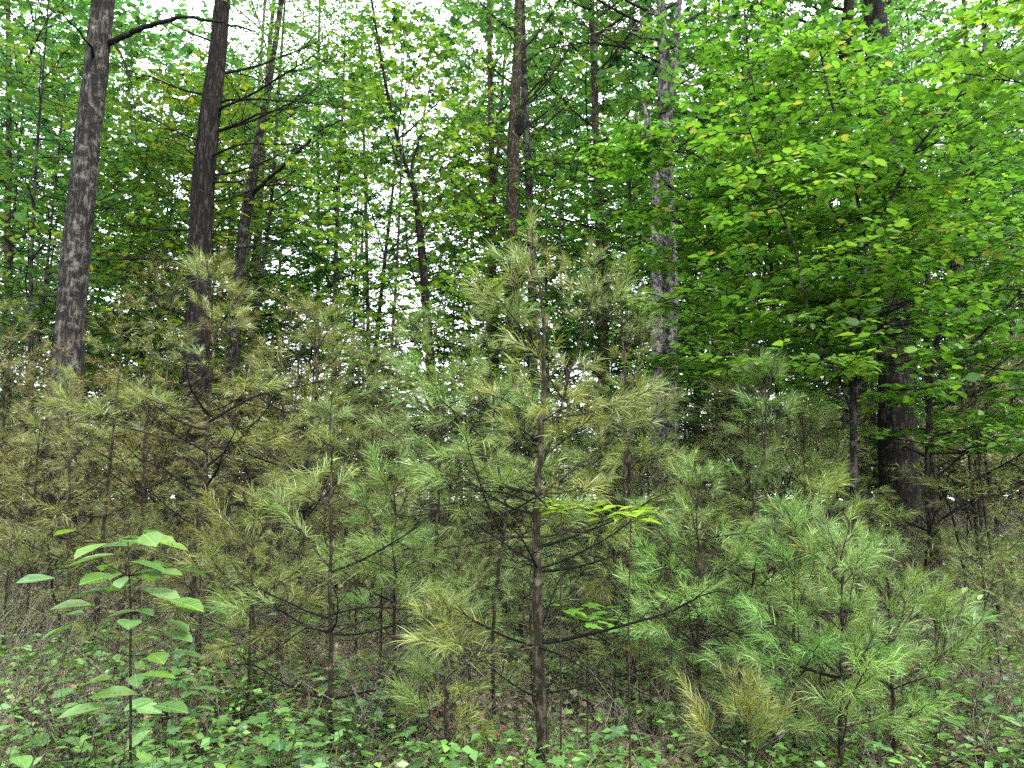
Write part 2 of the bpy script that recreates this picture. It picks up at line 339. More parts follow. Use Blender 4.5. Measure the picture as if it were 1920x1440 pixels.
def twigs_mesh(o):
    P0 = np.concatenate([a for a, b, c in o['tw']]); P1 = np.concatenate([b for a, b, c in o['tw']]); r = np.concatenate([c for a, b, c in o['tw']])
    return sticks(P0, P1, r, r * 0.4)

def crown_variant(rng, H, h0, R, nb, leaf, twig_gap, twig_len, leaf_gap, tmpl, n2=5, lift=0.5, shape='oval', stem_r=0.08, tilt=0.4, lean=0.0):
    """trunk, limbs and leaves of one whole tree, its base at the origin"""
    out = new_out(); top = np.array([lean * H * rng.normal(), lean * H * rng.normal(), H])
    ts = np.linspace(0, 1, 14); stem = ts[:, None] * top + np.stack([np.sin(ts * 5 + rng.uniform(0, 6)), np.sin(ts * 4 + rng.uniform(0, 6)), ts * 0], 1) * H * 0.012
    stem[0] = 0; rr = stem_r * (1 - ts * 0.88); rr[0] *= 1.25
    trunk = tube(stem, rr, 8, 0.03, rng)
    for q in range(nb):
        t = h0 / H + (1 - h0 / H) * (q + rng.uniform(0, 1)) / nb * 0.98
        p = np.array([np.interp(t, ts, stem[:, c]) for c in range(3)]); az = q * 2.4 + rng.normal(0, 0.4)
        tt = (t - h0 / H) / (1 - h0 / H)
        L = R * (math.sin(math.pi * min(1, 0.16 + 0.84 * tt)) ** 0.6 if shape == 'oval' else (1 - 0.8 * tt)) * rng.uniform(0.65, 1.15) + 0.15
        up = 0.15 + 0.9 * tt * lift * 1.6
        P = branch_path(rng, p, (math.cos(az), math.sin(az), up), L, 7, lift * 0.5, 0.09)
        rb = max(0.006, stem_r * (1 - t * 0.85) * 0.4)
        out['wood'].append(tube(P, np.linspace(rb, 0.004, 7), 4, cap=False))
        leafy(rng, P, 0.003, twig_gap, twig_len, leaf_gap, leaf, tmpl, 0.45, tilt, out=out)
        for w in range(n2):
            a = 0.2 + 0.7 * (w + rng.uniform(0, 1)) / n2; i = min(5, int(a * 6)); b0 = P[i] + (P[i + 1] - P[i]) * (a * 6 - i)
            dd = norm(P[i + 1] - P[i]); sd = norm(np.cross(dd, [0, 0, 1.0])) * (1 if w % 2 else -1)
            P2 = branch_path(rng, b0, dd * 0.7 + sd * 0.8 + np.array([0, 0, rng.normal(0.1, 0.25)]), L * (0.55 - 0.25 * a) * rng.uniform(0.7, 1.3), 5, 0.15, 0.1)
            out['wood'].append(tube(P2, np.linspace(rb * 0.45, 0.003, 5), 3, cap=False))
            leafy(rng, P2, 0.0025, twig_gap, twig_len, leaf_gap, leaf, tmpl, 0.15, tilt, out=out)
    pos, d, n, s = collect(out)
    return trunk, join(out['wood'] + [twigs_mesh(out)]), stamp(tmpl, pos, d, n, s)

R0 = np.random.default_rng(11)
VAR = []     # tall forest trees
for q, (H, h0, R, nb, leaf, n2) in enumerate([(15, 2.0, 2.8, 62, 0.10, 6), (17, 2.8, 3.1, 64, 0.105, 6), (13, 1.5, 2.5, 60, 0.095, 6), (19, 4.0, 3.2, 64, 0.11, 6)]):
    t, b, f = crown_variant(R0, H, h0, R, nb, leaf, 0.30, 0.50, 0.085, LOBED if q % 2 else RHOMB, n2=n2, stem_r=0.075 + 0.01 * q, lean=0.02)
    VAR.append((mesh_of("trunk", t, M['bark_brown' if q % 2 else 'bark_grey'], True), mesh_of("limbs", b, M['twig_dark']), mesh_of("crown", f, M['maple'])))
UND = []     # small trees of the understorey
for q, (H, h0, R, nb, leaf, n2) in enumerate([(6.0, 1.4, 1.5, 34, 0.085, 4), (5.0, 1.0, 1.3, 30, 0.08, 4), (7.5, 2.2, 1.7, 36, 0.09, 4), (3.2, 0.15, 1.5, 30, 0.075, 4)]):
    t, b, f = crown_variant(R0, H, h0, R, nb, leaf, 0.16, 0.34, 0.06, LOBED, n2=n2, lift=0.35, stem_r=0.035, lean=0.04)
    UND.append((mesh_of("trunk", t, M['bark_grey'], True), mesh_of("limbs", b, M['twig_dark']), mesh_of("crown", f, M['maple'])))
TRI = {'tall': [len(v[2].polygons) for v in VAR], 'und': [len(v[2].polygons) for v in UND]}

def place_tree(kind, var, px, Y, sc, color, label, name, cat="tree", group="leafy trees filling the wood behind", rz=None, rng=R0, xy=None):
    p = on_ground(px, Y) if xy is None else np.array([xy[0], xy[1], float(gz(*xy))])
    p[2] -= 0.03
    t = thing(name, label, cat, p, rng.uniform(0, 6.28) if rz is None else rz, sc, group)
    link("trunk", var[0], t); link("limbs", var[1], t)['kind'] = 'stuff'; c = link("crown", var[2], t, color=color); c['kind'] = 'stuff'
    return t

# ------------------------------------------------------------------ bare branched twigs and pine branches (shared meshes)
def bare_branch(rng, L=1.0, r=0.012, n1=9, curve=0.12):
    P = branch_path(rng, (0, 0, 0), (1, 0, curve), L, 9, curve, 0.09); parts = [tube(P, np.linspace(r, r * 0.2, 9), 5, cap=False)]
    a0, a1, rr = [], [], []
    for q in range(n1):
        t = 0.18 + 0.78 * (q + rng.uniform(0, 1)) / n1; i = min(7, int(t * 8)); b = P[i] + (P[i + 1] - P[i]) * (t * 8 - i)
        d = norm(np.array([0.7, (1 if q % 2 else -1) * rng.uniform(0.5, 1.0), rng.normal(0.1, 0.35)])); l2 = L * (0.5 - 0.35 * t) * rng.uniform(0.5, 1.3)
        P2 = branch_path(rng, b, d, l2, 5, 0.15, 0.14); parts.append(tube(P2, np.linspace(r * 0.4, r * 0.12, 5), 3, cap=False))
        for w in range(5):
            j = rng.integers(1, 4); a0.append(P2[j]); a1.append(P2[j] + norm(d + rng.normal(0, 0.7, 3)) * l2 * rng.uniform(0.15, 0.45)); rr.append(r * 0.16)
    return join(parts + [sticks(a0, a1, np.array(rr), np.array(rr) * 0.5)])
BARE = [mesh_of("branch", bare_branch(R0), M['twig_dark']) for _ in range(4)]
BAREP = [mesh_of("branch", bare_branch(R0), M['bark_pale']) for _ in range(3)]

def pine_branch(rng, L, dens=1.0, width=0.0020, nl=0.095):
    """one white-pine branch along +X: bare inside, brushes of long needles at every tip"""
    P = branch_path(rng, (0, 0, 0), (1, 0, 0.12), L, 8, 0.22, 0.07); wood = [tube(P, np.linspace(0.0035 + L * 0.0045, 0.0018, 8), 5, cap=False)]
    tips = [(P[-3], P[-1])]; a0, a1 = [], []
    ns = max(3, int(L / 0.12))
    for q in range(ns):
        t = 0.28 + 0.66 * (q + rng.uniform(0.2, 0.8)) / ns; i = min(6, int(t * 7)); b = P[i] + (P[i + 1] - P[i]) * (t * 7 - i)
        sg = 1 if q % 2 else -1; l2 = (0.10 + L * 0.55 * (1 - t)) * rng.uniform(0.7, 1.25)
        P2 = branch_path(rng, b, (0.75, sg * rng.uniform(0.55, 0.95), rng.normal(0.12, 0.15)), l2, 5, 0.25, 0.1)
        wood.append(tube(P2, np.linspace(0.0026, 0.0012, 5), 3, cap=False)); tips.append((P2[-3] if l2 > .16 else P2[0], P2[-1]))
        if l2 > 0.2:
            for s2 in (-1, 1):
                e = P2[2] + norm(P2[3] - P2[1] + s2 * np.array([-0.4 * sg, 0.7, 0.1]) * l2 * 0.5 + rng.normal(0, 0.02, 3)) * rng.uniform(0.07, 0.15)
                a0.append(P2[2]); a1.append(e); tips.append((P2[2] * 0.6 + e * 0.4, e))
    A, D, = [], []
    for a, b in tips:
        d = norm(b - a); l = max(0.07, min(0.17, np.linalg.norm(b - a))); k = int(27 * dens * l / 0.12) * 2
        u = rng.uniform(0, 1, k) ** 0.8; base = b - d * l * (1 - u)[:, None]
        o = rng.normal(0, 1, (k, 3)); o -= (o @ d)[:, None] * d; o = norm(o)
        spread = (1.15 - 0.65 * u)[:, None]
        A.append(base); D.append(norm(d + o * spread * rng.uniform(0.55, 1.15, (k, 1)) + np.array([0, 0, -0.05])))
    A, D = np.concatenate(A), np.concatenate(D)
    return join(wood + [sticks(a0, a1, 0.0016, 0.001) if a0 else None]), needles(A, D, rng.normal(0, 1, A.shape), nl * rng.uniform(0.5, 1.2, len(A)), width)
PB = {}
for key, L in (('s', 0.28), ('m', 0.5), ('l', 0.8)):
    PB[key] = []
    for q in range(4):
        w, nd = pine_branch(R0, L)
        PB[key].append((w, nd, mesh_of("branch", w, M['twig']), mesh_of("needles", nd, M['needle']), L))
def pine_layout(rng, H, wmax=0.85, clear=0.0, gap=0.27, dropout=0.0):
    """whorls of branches: (height, azimuth, elevation, length)"""
    out = []; z = H - 0.04; k = 0; g = gap
    while z > clear:
        d = H - z; L = min(wmax, 0.16 + d * 0.5) * (1.0 if d < H * 0.65 else 1.0 - 0.45 * (d - H * 0.65) / (H * 0.35))
        el = max(0.02, 0.95 - d * 0.85); n = 5 if k else 4
        for q in range(n):
            if rng.uniform() < dropout: continue
            out.append((z + rng.normal(0, 0.012), q * 6.283 / n + k * 0.9 + rng.normal(0, 0.2), el + rng.normal(0, 0.2), L * rng.uniform(0.45, 1.3)))
        g = gap * rng.uniform(0.75, 1.2); z -= g * (0.6 if k == 0 else 1); k += 1
    return out
def pick(rng, L):
    key = 's' if L < 0.38 else 'm' if L < 0.64 else 'l'; v = PB[key][rng.integers(0, 4)]; return v, L / v[4]

def pine_sapling(rng, path, rbase, label, color, wmax=0.85, clear=0.25, bare_below=0.0, gap=0.27, dropout=0.22, group=None, name="pine_sapling", side=None):
    """a young white pine: trunk mesh, every branch a part, its needles a sub-part; path = stem points in the world"""
    path = np.asarray(path); base = path[0]; P = path - base; H = P[-1, 2]
    t = thing(name, label, "sapling", base, 0, 1, group)
    zz = np.linspace(0, H, 26); S = np.stack([np.interp(zz, P[:, 2], P[:, c]) for c in range(3)], 1)
    S[1:-1, :2] += rng.normal(0, 0.004, (24, 2))
    link("trunk", mesh_of("trunk", tube(S, np.linspace(rbase, 0.004, 26), 8, 0.05, rng), M['bark_brown'], True), t)
    for z, az, el, L in pine_layout(rng, H, wmax, clear, gap, dropout):
        p = [np.interp(z, zz, S[:, c]) for c in range(3)]; d = (math.cos(az) * math.cos(el), math.sin(az) * math.cos(el), math.sin(el))
        if z < bare_below and rng.uniform() < 0.65:
            b = link("branch", BARE[rng.integers(0, 4)], t, frame_mat(p, d, s=L * 0.95))
        else:
            v, s = pick(rng, L); b = link("branch", v[2], t, frame_mat(p, d, s=s)); j = rng.uniform(0.75, 1.25); link("needles", v[3], b, color=tuple(np.array(color) * j * np.array([(1, 1, 1), (1.05, .97, .78), (.85, 1.05, .95)][rng.choice(3, p=[.5, .25, .25])])))
    v, s = pick(rng, 0.3); b = link("branch", v[2], t, frame_mat((S[-1, 0], S[-1, 1], S[-1, 2] - 0.16), (0.05, 0, 1), (0, 1, 0), 0.8)); link("needles", v[3], b, color=color)
    for (z, az, el, L) in (side or []):
        p = [np.interp(z, zz, S[:, c]) for c in range(3)]; d = (math.cos(az) * math.cos(el), math.sin(az) * math.cos(el), math.sin(el))
        b = link("branch", BARE[rng.integers(0, 4)], t, frame_mat(p, d, s=L))
    return t
SAP = []     # whole saplings for the mid distance
for q, (H, wmax, keep) in enumerate([(2.2, 0.75, 0.45), (2.9, 0.9, 0.38), (1.5, 0.6, 0.5), (3.6, 1.0, 0.34), (2.6, 0.8, 0.42)]):
    ws, ns = [], []
    for z, az, el, L in pine_layout(R0, H, wmax, 0.35 if q < 3 else 0.7, 0.28, 0.34):
        v, s = pick(R0, L); d = (math.cos(az) * math.cos(el), math.sin(az) * math.cos(el), math.sin(el))
        w = apply_frame(v[0], (0, 0, z), d, s=s); ws.append(w)
        nV, nF = v[1]; nV = nV.reshape(-1, 5, 3); sel = R0.uniform(size=len(nV)) < keep; nV = nV[sel].copy()
        nV[:, :4] = nV[:, :4] + (nV[:, :4] - nV[:, :4].mean(1, keepdims=True)) * 0
        mid = (nV[:, 0] + nV[:, 1]) / 2; hw = (nV[:, 1] - nV[:, 0]) / 2 * 1.7; nV[:, 0] = mid - hw; nV[:, 1] = mid + hw
        T3 = np.array([[0, 1, 4]])[None] + np.arange(len(nV))[:, None, None] * 5
        keepv = nV[:, [0, 1, 4]].reshape(-1, 3); ns.append(apply_frame((keepv, np.arange(len(keepv)).reshape(-1, 3)), (0, 0, z), d, s=s))
    zz = np.linspace(0, H, 14); S = np.stack([0.02 * np.sin(zz * 2.3 + q), 0.02 * np.sin(zz * 1.9), zz], 1); S[0, :2] = 0
    tr = tube(S, np.linspace(0.012 + H * 0.0045, 0.004, 14), 7, 0.05, R0)
    SAP.append((mesh_of("trunk", tr, M['bark_brown'], True), mesh_of("limbs", join(ws), M['twig']), mesh_of("needles", join(ns), M['needle']), H))
TRI['sap'] = [len(v[2].polygons) for v in SAP]

# ------------------------------------------------------------------ BIG TRUNKS
def big_tree(name, label, cat, path_px, Y, widths, mat, rng, top_h=16.0, dy=0.0, limbs=(), bares=(), barset=None, burl=None, crown=None, sides=44, wob=0.022):
    """path_px: (px, py) from low to high; widths in px at the same places"""
    pts = [at(px, py, Y + dy * k) for k, (px, py) in enumerate(path_px)]; R = [rad_of(w, Y) for w in widths]
    lean = norm(pts[1] - pts[0]) if len(pts) > 1 else np.array([0, 0, 1.0])
    g = pts[0] - lean * (pts[0][2] - float(gz(pts[0][0], pts[0][1]))) / max(lean[2], .3) * 0.9; g[2] = float(gz(g[0], g[1])) - 0.06
    e = pts[-1] + norm(pts[-1] - pts[-2]) * max(0.1, top_h - pts[-1][2])
    P = np.array([g] + pts + ([e] if top_h > pts[-1][2] + 0.3 else [])); W = np.array([R[0] * 1.22] + R + ([R[-1] * 0.45] if top_h > pts[-1][2] + 0.3 else []))
    n = 150; zz = np.linspace(P[0, 2], P[-1, 2], n); S = np.stack([np.interp(zz, P[:, 2], P[:, c]) for c in range(3)], 1); rr = np.interp(zz, P[:, 2], W)
    for _ in range(3): S[1:-1] = (S[:-2] + S[2:] + 2 * S[1:-1]) / 4
    rr[0] *= 1.3; rr[1] *= 1.1; base = S[0].copy(); S -= base
    t = thing(name, label, cat, base)
    link("trunk", mesh_of("trunk", tube(S, rr, sides, wob, rng), mat, True), t)
    for pp, r0, r1 in limbs:       # named limbs traced along the photograph, set in depth by their own offset
        Q = np.array([at(a, b, Y + dd) for a, b, dd in pp]) - base
        u = np.linspace(0, len(Q) - 1, len(Q) * 5 - 4); Q = np.stack([np.interp(u, np.arange(len(Q)), Q[:, c]) for c in range(3)], 1)
        for _ in range(2): Q[1:-1] = (Q[:-2] + Q[2:] + 2 * Q[1:-1]) / 4
        Q[1:-1] += rng.normal(0, 0.006, Q[1:-1].shape)
        L = np.linalg.norm(Q[-1] - Q[0]); tw0, tw1 = [], []
        for w in range(int(L / 0.09)):
            i = rng.integers(len(Q) // 5, len(Q)); tw0.append(Q[i]); dd = norm(norm(Q[-1] - Q[0]) * 0.7 + rng.normal(0, 0.6, 3)); tw1.append(Q[i] + dd * rng.uniform(0.15, 0.5) * min(1.5, L) * 0.5)
        link("branch", mesh_of("branch", join([tube(Q, np.linspace(rad_of(r0, Y), rad_of(r1, Y), len(Q)), 7, 0.04, rng), sticks(tw0, tw1, 0.004, 0.0015) if tw0 else None]), mat if mat is not M['bark_grey'] else M['bark_dark']), t)
    bs = barset or BARE
    L0 = 1.35 if mat in (M['bark_dark'], M['bark_brown'], M['bark_pale']) else 1.1
    for py, az, el, L in [(a_, b_, c_, d_ * L0) for a_, b_, c_, d_ in bares]:
        zt = at(path_px[0][0], py, Y)[2] - base[2]; p = [np.interp(zt, S[:, 2], S[:, c]) for c in range(3)]
        link("branch", bs[rng.integers(0, len(bs))], t, frame_mat(p, (math.cos(az) * math.cos(el), math.sin(az) * math.cos(el), math.sin(el)), s=L))
    if burl:
        px, py, w = burl; c = at(px, py, Y - 0.03) - base; r = rad_of(w, Y); th = np.linspace(0, math.pi, 9)
        link("burl", mesh_of("burl", tube(np.stack([0 * th + c[0], 0 * th + c[1], c[2] - np.cos(th) * r * 2.2], 1), np.sin(th) ** 0.7 * r + 0.002, 14, 0.2, rng), M['bark_dark'], True), t)
    if crown is not None:
        v, zc, sc, col = crown
        c = link("crown", v, t, Matrix.Translation((S[-1, 0] * 0.9, S[-1, 1] * 0.9, zc)) @ Matrix.Scale(sc, 4), color=col); c['kind'] = 'stuff'
    return t, S

R1 = np.random.default_rng(21)
GRN = (1.0, 1.0, 1.0)
big_tree("deciduous_tree", "thick grey trunk mottled with lichen leaning right, tallest trunk at the far left", "tree",
         [(130, 650), (138, 520), (147, 430), (163, 280), (178, 150), (194, 0)], 8.0, [52, 50, 49, 45, 44, 42], M['bark_grey'], R1, 17,
         limbs=[([(205, 80, 0), (250, 58, -.1), (300, 42, -.2), (350, 30, -.3), (420, 42, -.4), (480, 60, -.5)], 13, 3),
                ([(213, 75, 0), (235, 120, -.2), (250, 170, -.3), (256, 260, -.4)], 5, 1.5),
                ([(180, 120, 0), (172, 90, -.25), (150, 60, -.6), (110, 20, -.9)], 7, 2)],
         bares=[(610, 0.1, 0.1, 1.0), (560, 3.3, 0.0, 0.9), (400, 0.2, 0.05, 0.7), (300, 2.9, 0.3, 0.9), (690, 3.0, 0.0, 1.0)], crown=(VAR[1][2], 5.5, 0.8, (0.8, 0.95, 1)))
big_tree("pine_tree", "thick dark brown trunk with bare side branches, right of the grey trunk", "tree",
         [(370, 640), (373, 540), (376, 450), (382, 330), (396, 200), (410, 90), (417, 0)], 8.6, [46, 44, 43, 42, 38, 33, 29], M['bark_dark'], R1, 18,
         limbs=[([(410, 190, 0), (450, 186, -.1), (500, 188, -.2), (590, 193, -.4), (660, 205, -.5)], 6, 1.5),
                ([(412, 245, 0), (445, 232, -.2), (490, 212, -.3), (560, 200, -.5)], 7, 2),
                ([(405, 335, 0), (420, 310, .2), (445, 280, .3), (480, 255, .4)], 5, 1.5),
                ([(400, 342, 0), (440, 340, -.2), (480, 338, -.3), (540, 345, -.5)], 5, 1.5),
                ([(375, 300, 0), (350, 280, -.2), (325, 262, -.3), (300, 258, -.4)], 4, 1.5)],
         bares=[(330, 0.4, 0.15, 1.2), (210, 6.1, 0.1, 1.3), (180, 3.1, 0.15, 1.2), (250, 0.2, 0.2, 1.2), (300, 5.9, 0.1, 1.1), (500, 3.2, 0.1, 1.1), (430, 3.0, -.1, 1.0), (380, 0.3, 0.1, 0.9), (270, 3.4, 0.2, 0.9), (560, 0, 0.05, 0.9), (140, 0.4, 0.25, 1.3), (80, 2.9, 0.3, 1.0), (470, 0.5, 0, 0.8)], crown=(VAR[3][2], 6.0, 0.7, (0.75, 0.9, 0.9)))
big_tree("deciduous_tree", "slim leaning grey brown trunk curving right with forked limb, beside the dark trunk", "tree",
         [(438, 650), (445, 540), (455, 440), (468, 370), (482, 280), (496, 205), (512, 110), (528, 0)], 9.5, [18, 18, 19, 20, 16, 13, 11, 10], M['bark_grey'], R1, 13,
         limbs=[([(468, 372, 0), (492, 345, -.1), (525, 318, -.3), (560, 283, -.5), (600, 245, -.7), (640, 225, -.9)], 9, 2.5),
                ([(480, 350, 0), (520, 345, -.1), (570, 350, -.3), (610, 362, -.4)], 4, 1.5)],
         bares=[(230, 0.3, 0.5, 1.0), (160, 2.8, 0.5, 0.9), (420, 3.2, 0.2, 0.6)], crown=(VAR[2][2], 4.5, 0.6, GRN))
big_tree("deciduous_tree", "very thin grey stem standing right of the leaning trunk", "tree", [(470, 640), (490, 520), (503, 430), (512, 340), (520, 200), (528, 90)], 11.5, [8, 8, 7, 7, 6, 5], M['bark_grey'], R1, 13,
         bares=[(380, 0.3, 0.5, 1.0), (300, 3, 0.5, 1.0), (220, 1, 0.5, 1.0)], crown=(VAR[0][2], 4.5, 0.5, GRN), sides=10)
big_tree("deciduous_tree", "slender dark trunk forking into two stems near mid height, left of centre", "tree",
         [(806, 660), (801, 600), (796, 530), (790, 460), (784, 400), (775, 350), (757, 300), (735, 220), (718, 130), (700, 20)], 9.5, [17, 17, 16, 15, 13, 9, 8, 7, 6, 5], M['bark_dark'], R1, 12,
         limbs=[([(785, 410, 0), (782, 370, .2), (770, 320, .3), (790, 250, .4), (806, 160, .5)], 9, 3), ([(797, 560, 0), (775, 520, -.2), (765, 470, -.3), (757, 400, -.4)], 4, 1.5)],
         bares=[(330, 2.6, 0.7, 1.0), (260, 0.3, 0.6, 1.0), (180, 2.5, .6, 1.0)], crown=(VAR[2][2], 4.2, 0.5, (1.15, 1.1, 0.8)))
big_tree("deciduous_tree", "brown trunk with dark swollen burl, left of the twin central trunks", "tree",
         [(963, 690), (963, 600), (962, 480), (962, 350), (964, 230), (970, 110), (972, 0)], 10.5, [25, 25, 25, 25, 22, 18, 15], M['bark_brown'], R1, 16, burl=(972, 236, 21),
         limbs=[([(966, 300, 0), (925, 260, .1), (918, 180, .2), (915, 90, .3)], 8, 4)], bares=[(100, 0.3, .7, 1.3), (60, 2.8, .6, 1.4), (210, 0.1, .6, 1.2), (420, 3.2, 0.4, 1.0), (330, 0.2, 0.4, 1.0), (250, 0.5, 0.5, 1.2), (160, 2.8, 0.6, 1.2)], crown=(VAR[0][2], 5, 0.6, (1, 1, .8)))
big_tree("deciduous_tree", "straight grey brown trunk, right of the twin central trunks", "tree",
         [(1000, 660), (998, 560), (995, 430), (990, 300), (984, 190), (981, 60), (979, 0)], 11.2, [17, 17, 16, 15, 14, 12, 11], M['bark_grey'], R1, 15,
         limbs=[([(986, 180, 0), (1020, 145, -.1), (1040, 110, -.2), (1060, 40, -.2)], 5, 2)], bares=[(200, 0.4, 0.7, 1.3), (120, 0.5, .7, 1.4), (90, 2.6, .7, 1.1), (260, 0.2, .5, 1.2)], crown=(VAR[1][2], 6, 0.5, GRN), sides=12)
big_tree("pine_tree", "pale slender trunk with fine bare twigs, between centre and the dead pine", "tree",
         [(1130, 640), (1128, 520), (1125, 430), (1121, 330), (1116, 220), (1112, 110), (1110, 0)], 12.0, [20, 19, 18, 16, 13, 11, 9], M['bark_brown'], R1, 17,
         bares=[(430, 3.2, 0.2, 1.4), (380, 0.1, 0.2, 1.5), (340, 3.0, 0.05, 1.8), (240, 2.8, 0.6, 1.5), (140, 0.4, 0.7, 1.7), (120, 2.6, 0.7, 1.5), (70, 0.2, .5, 1.9), (40, 0.5, 0.6, 1.8), (20, 2.6, .6, 1.7)], crown=(VAR[3][2], 7, 0.4, GRN), sides=12)
big_tree("dead_pine", "bleached dead pine trunk with double top and curling bare limbs", "dead tree",
         [(1256, 700), (1257, 560), (1255, 480), (1250, 380), (1249, 270), (1247, 190), (1245, 100), (1240, 0)], 9.2, [29, 29, 30, 26, 26, 30, 20, 17], M['bark_pale'], R1, 12,
         limbs=[([(1250, 200, 0), (1262, 150, -.05), (1268, 90, -.1), (1272, 30, -.1), (1276, -60, -.1)], 18, 11),
                ([(1242, 72, 0), (1210, 72, -.1), (1195, 68, -.2), (1170, 50, -.3)], 6, 3), ([(1238, 30, 0), (1215, 22, -.1), (1203, 32, -.2), (1198, 60, -.3)], 6, 3),
                ([(1235, 50, 0), (1190, 55, -.1), (1150, 50, -.3), (1112, 62, -.5)], 5, 2), ([(1272, 50, 0), (1310, 25, -.1), (1360, 15, -.2), (1420, 8, -.3), (1460, -10, -.4)], 7, 3),
                ([(1262, 165, 0), (1290, 150, -.1), (1318, 130, -.2), (1340, 125, -.3)], 5, 2), ([(1252, 400, 0), (1275, 382, -.1), (1292, 370, -.2), (1300, 350, -.2)], 8, 2)],
         bares=[(30, 2.9, 0.5, 1.5), (60, 3.3, 0.3, 1.5), (90, 2.7, 0.2, 1.4), (20, 0.5, 0.5, 1.4), (120, 3.5, 0.1, 1.0), (210, 0.3, 0.0, 0.7), (360, 0.3, 0.1, 0.7), (410, 0.4, 0.4, 0.6), (330, 2.9, 0.1, 1.1), (300, 5.5, 0.2, .7), (470, 3.1, 0.2, 0.8)], wob=0.06)
big_tree("snag", "short pale splintered snag, left of the bleached dead pine", "snag",
         [(1232, 560), (1231, 430), (1229, 345), (1222, 290), (1214, 240), (1207, 192)], 9.0, [20, 19, 20, 18, 12, 6], M['bark_pale'], R1, 0, wob=0.12, sides=12,
         limbs=[([(1220, 280, 0), (1207, 262, -.05), (1200, 240, -.08), (1196, 215, -.1)], 8, 3)])
big_tree("pine_tree", "dark upper pine trunk with crooked black limbs, seen above the beech", "tree",
         [(1600, 700), (1595, 500), (1588, 330), (1580, 160), (1588, 70), (1592, 0)], 11.5, [34, 32, 30, 27, 24, 20], M['bark_dark'], R1, 17,
         limbs=[([(1590, 70, 0), (1620, 45, -.1), (1650, 20, -.2), (1690, -20, -.3)], 14, 6), ([(1585, 85, 0), (1600, 80, -.2), (1612, 90, -.3), (1618, 72, -.4)], 9, 4),
                ([(1578, 55, 0), (1540, 50, -.1), (1490, 35, -.2), (1440, 10, -.3)], 8, 3), ([(1580, 140, 0), (1562, 125, -.1), (1552, 105, -.2), (1545, 95, -.2)], 8, 3)],
         bares=[(20, 3.0, 0.3, 1.9), (50, 0.2, 0.4, 1.9), (100, 0.3, 0.2, 1.5), (130, 3.2, 0.1, 1.2), (10, 0.6, 0.6, 1.8), (40, 2.6, .6, 1.6)], crown=(VAR[3][2], 7, 0.5, (0.8, .9, .9)))
big_tree("pine_tree", "broad nearly black trunk standing behind the beech foliage at right", "tree",
         [(1688, 960), (1683, 860), (1680, 740), (1674, 620), (1668, 520), (1655, 300), (1640, 0)], 9.0, [74, 66, 60, 58, 56, 50, 42], M['bark_dark'], R1, 15,
         bares=[(620, 0.3, 0.0, 0.7), (760, 3.0, 0.1, 0.9), (840, 0.2, 0.1, 1.2), (900, 0.1, 0.1, 1.1), (880, 3.1, 0, 0.9)], crown=(VAR[1][2], 5.5, 0.7, (0.7, .9, .9)))
big_tree("deciduous_tree", "thin brown trunk with dead twigs, right of the broad black trunk", "tree",
         [(1756, 1040), (1750, 940), (1744, 820), (1738, 700), (1736, 600), (1740, 480)], 7.0, [17, 15, 13, 11, 10, 8], M['bark_brown'], R1, 6, sides=10,
         bares=[(980, 0.2, 0.4, 0.8), (900, 0.1, 0.5, 0.9), (860, 3.0, 0.4, 0.6), (820, 0.3, 0.5, 0.9), (930, 5.9, 0.2, 0.9), (780, 0, 0.4, 0.8), (1000, 3, 0.2, 0.6), (950, 0.3, 0.1, 1.0)], crown=(UND[0][2], 1.6, 0.7, (0.8, 1, .8)))
# slimmer far trunks that show between the leaves: (px low, px high, py low, py high, Y, width)
for k, (a, b, y0, y1, Y, w, mt, lab) in enumerate([
        (12, 18, 600, 60, 13, 13, 'bark_brown', "thin brown trunk at the far left edge behind leaves"), 
        (452, 470, 660, 380, 15, 14, 'bark_pale', "pale far trunk low behind the leaning trunk"), (596, 600, 640, 0, 15, 7, 'bark_grey', "hairline grey stem in the gap left of the forked trunk"),
        (690, 678, 640, 20, 17, 7, 'bark_brown', "hairline brown stem just left of the forked trunk"), 
        (929, 917, 740, 100, 13, 15, 'bark_brown', "second brown trunk just left of the burl trunk"), 
        (1340, 1322, 700, 40, 15, 10, 'bark_grey', "thin far stem right of the bleached dead pine"),
        (1500, 1460, 760, 100, 15, 12, 'bark_brown', "thin far trunk behind the left half of the beech"), (1860, 1815, 900, 200, 13, 16, 'bark_brown', "brown far trunk near the right edge behind beech leaves"),
        (1915, 1880, 900, 300, 12, 12, 'bark_grey', "thin grey trunk at the right edge of the view")]):
    n = 5; big_tree("deciduous_tree", lab, "tree", [(a + (b - a) * q / (n - 1) + R1.normal(0, 1.5), y0 + (y1 - y0) * q / (n - 1)) for q in range(n)], Y, np.linspace(w, w * 0.7, n), M[mt], R1, 14, sides=8,
         bares=[(y0 + (y1 - y0) * q, R1.uniform(0, 6.3), 0.5, R1.uniform(0.8, 1.6)) for q in (0.5, 0.65, 0.8, 0.95)])

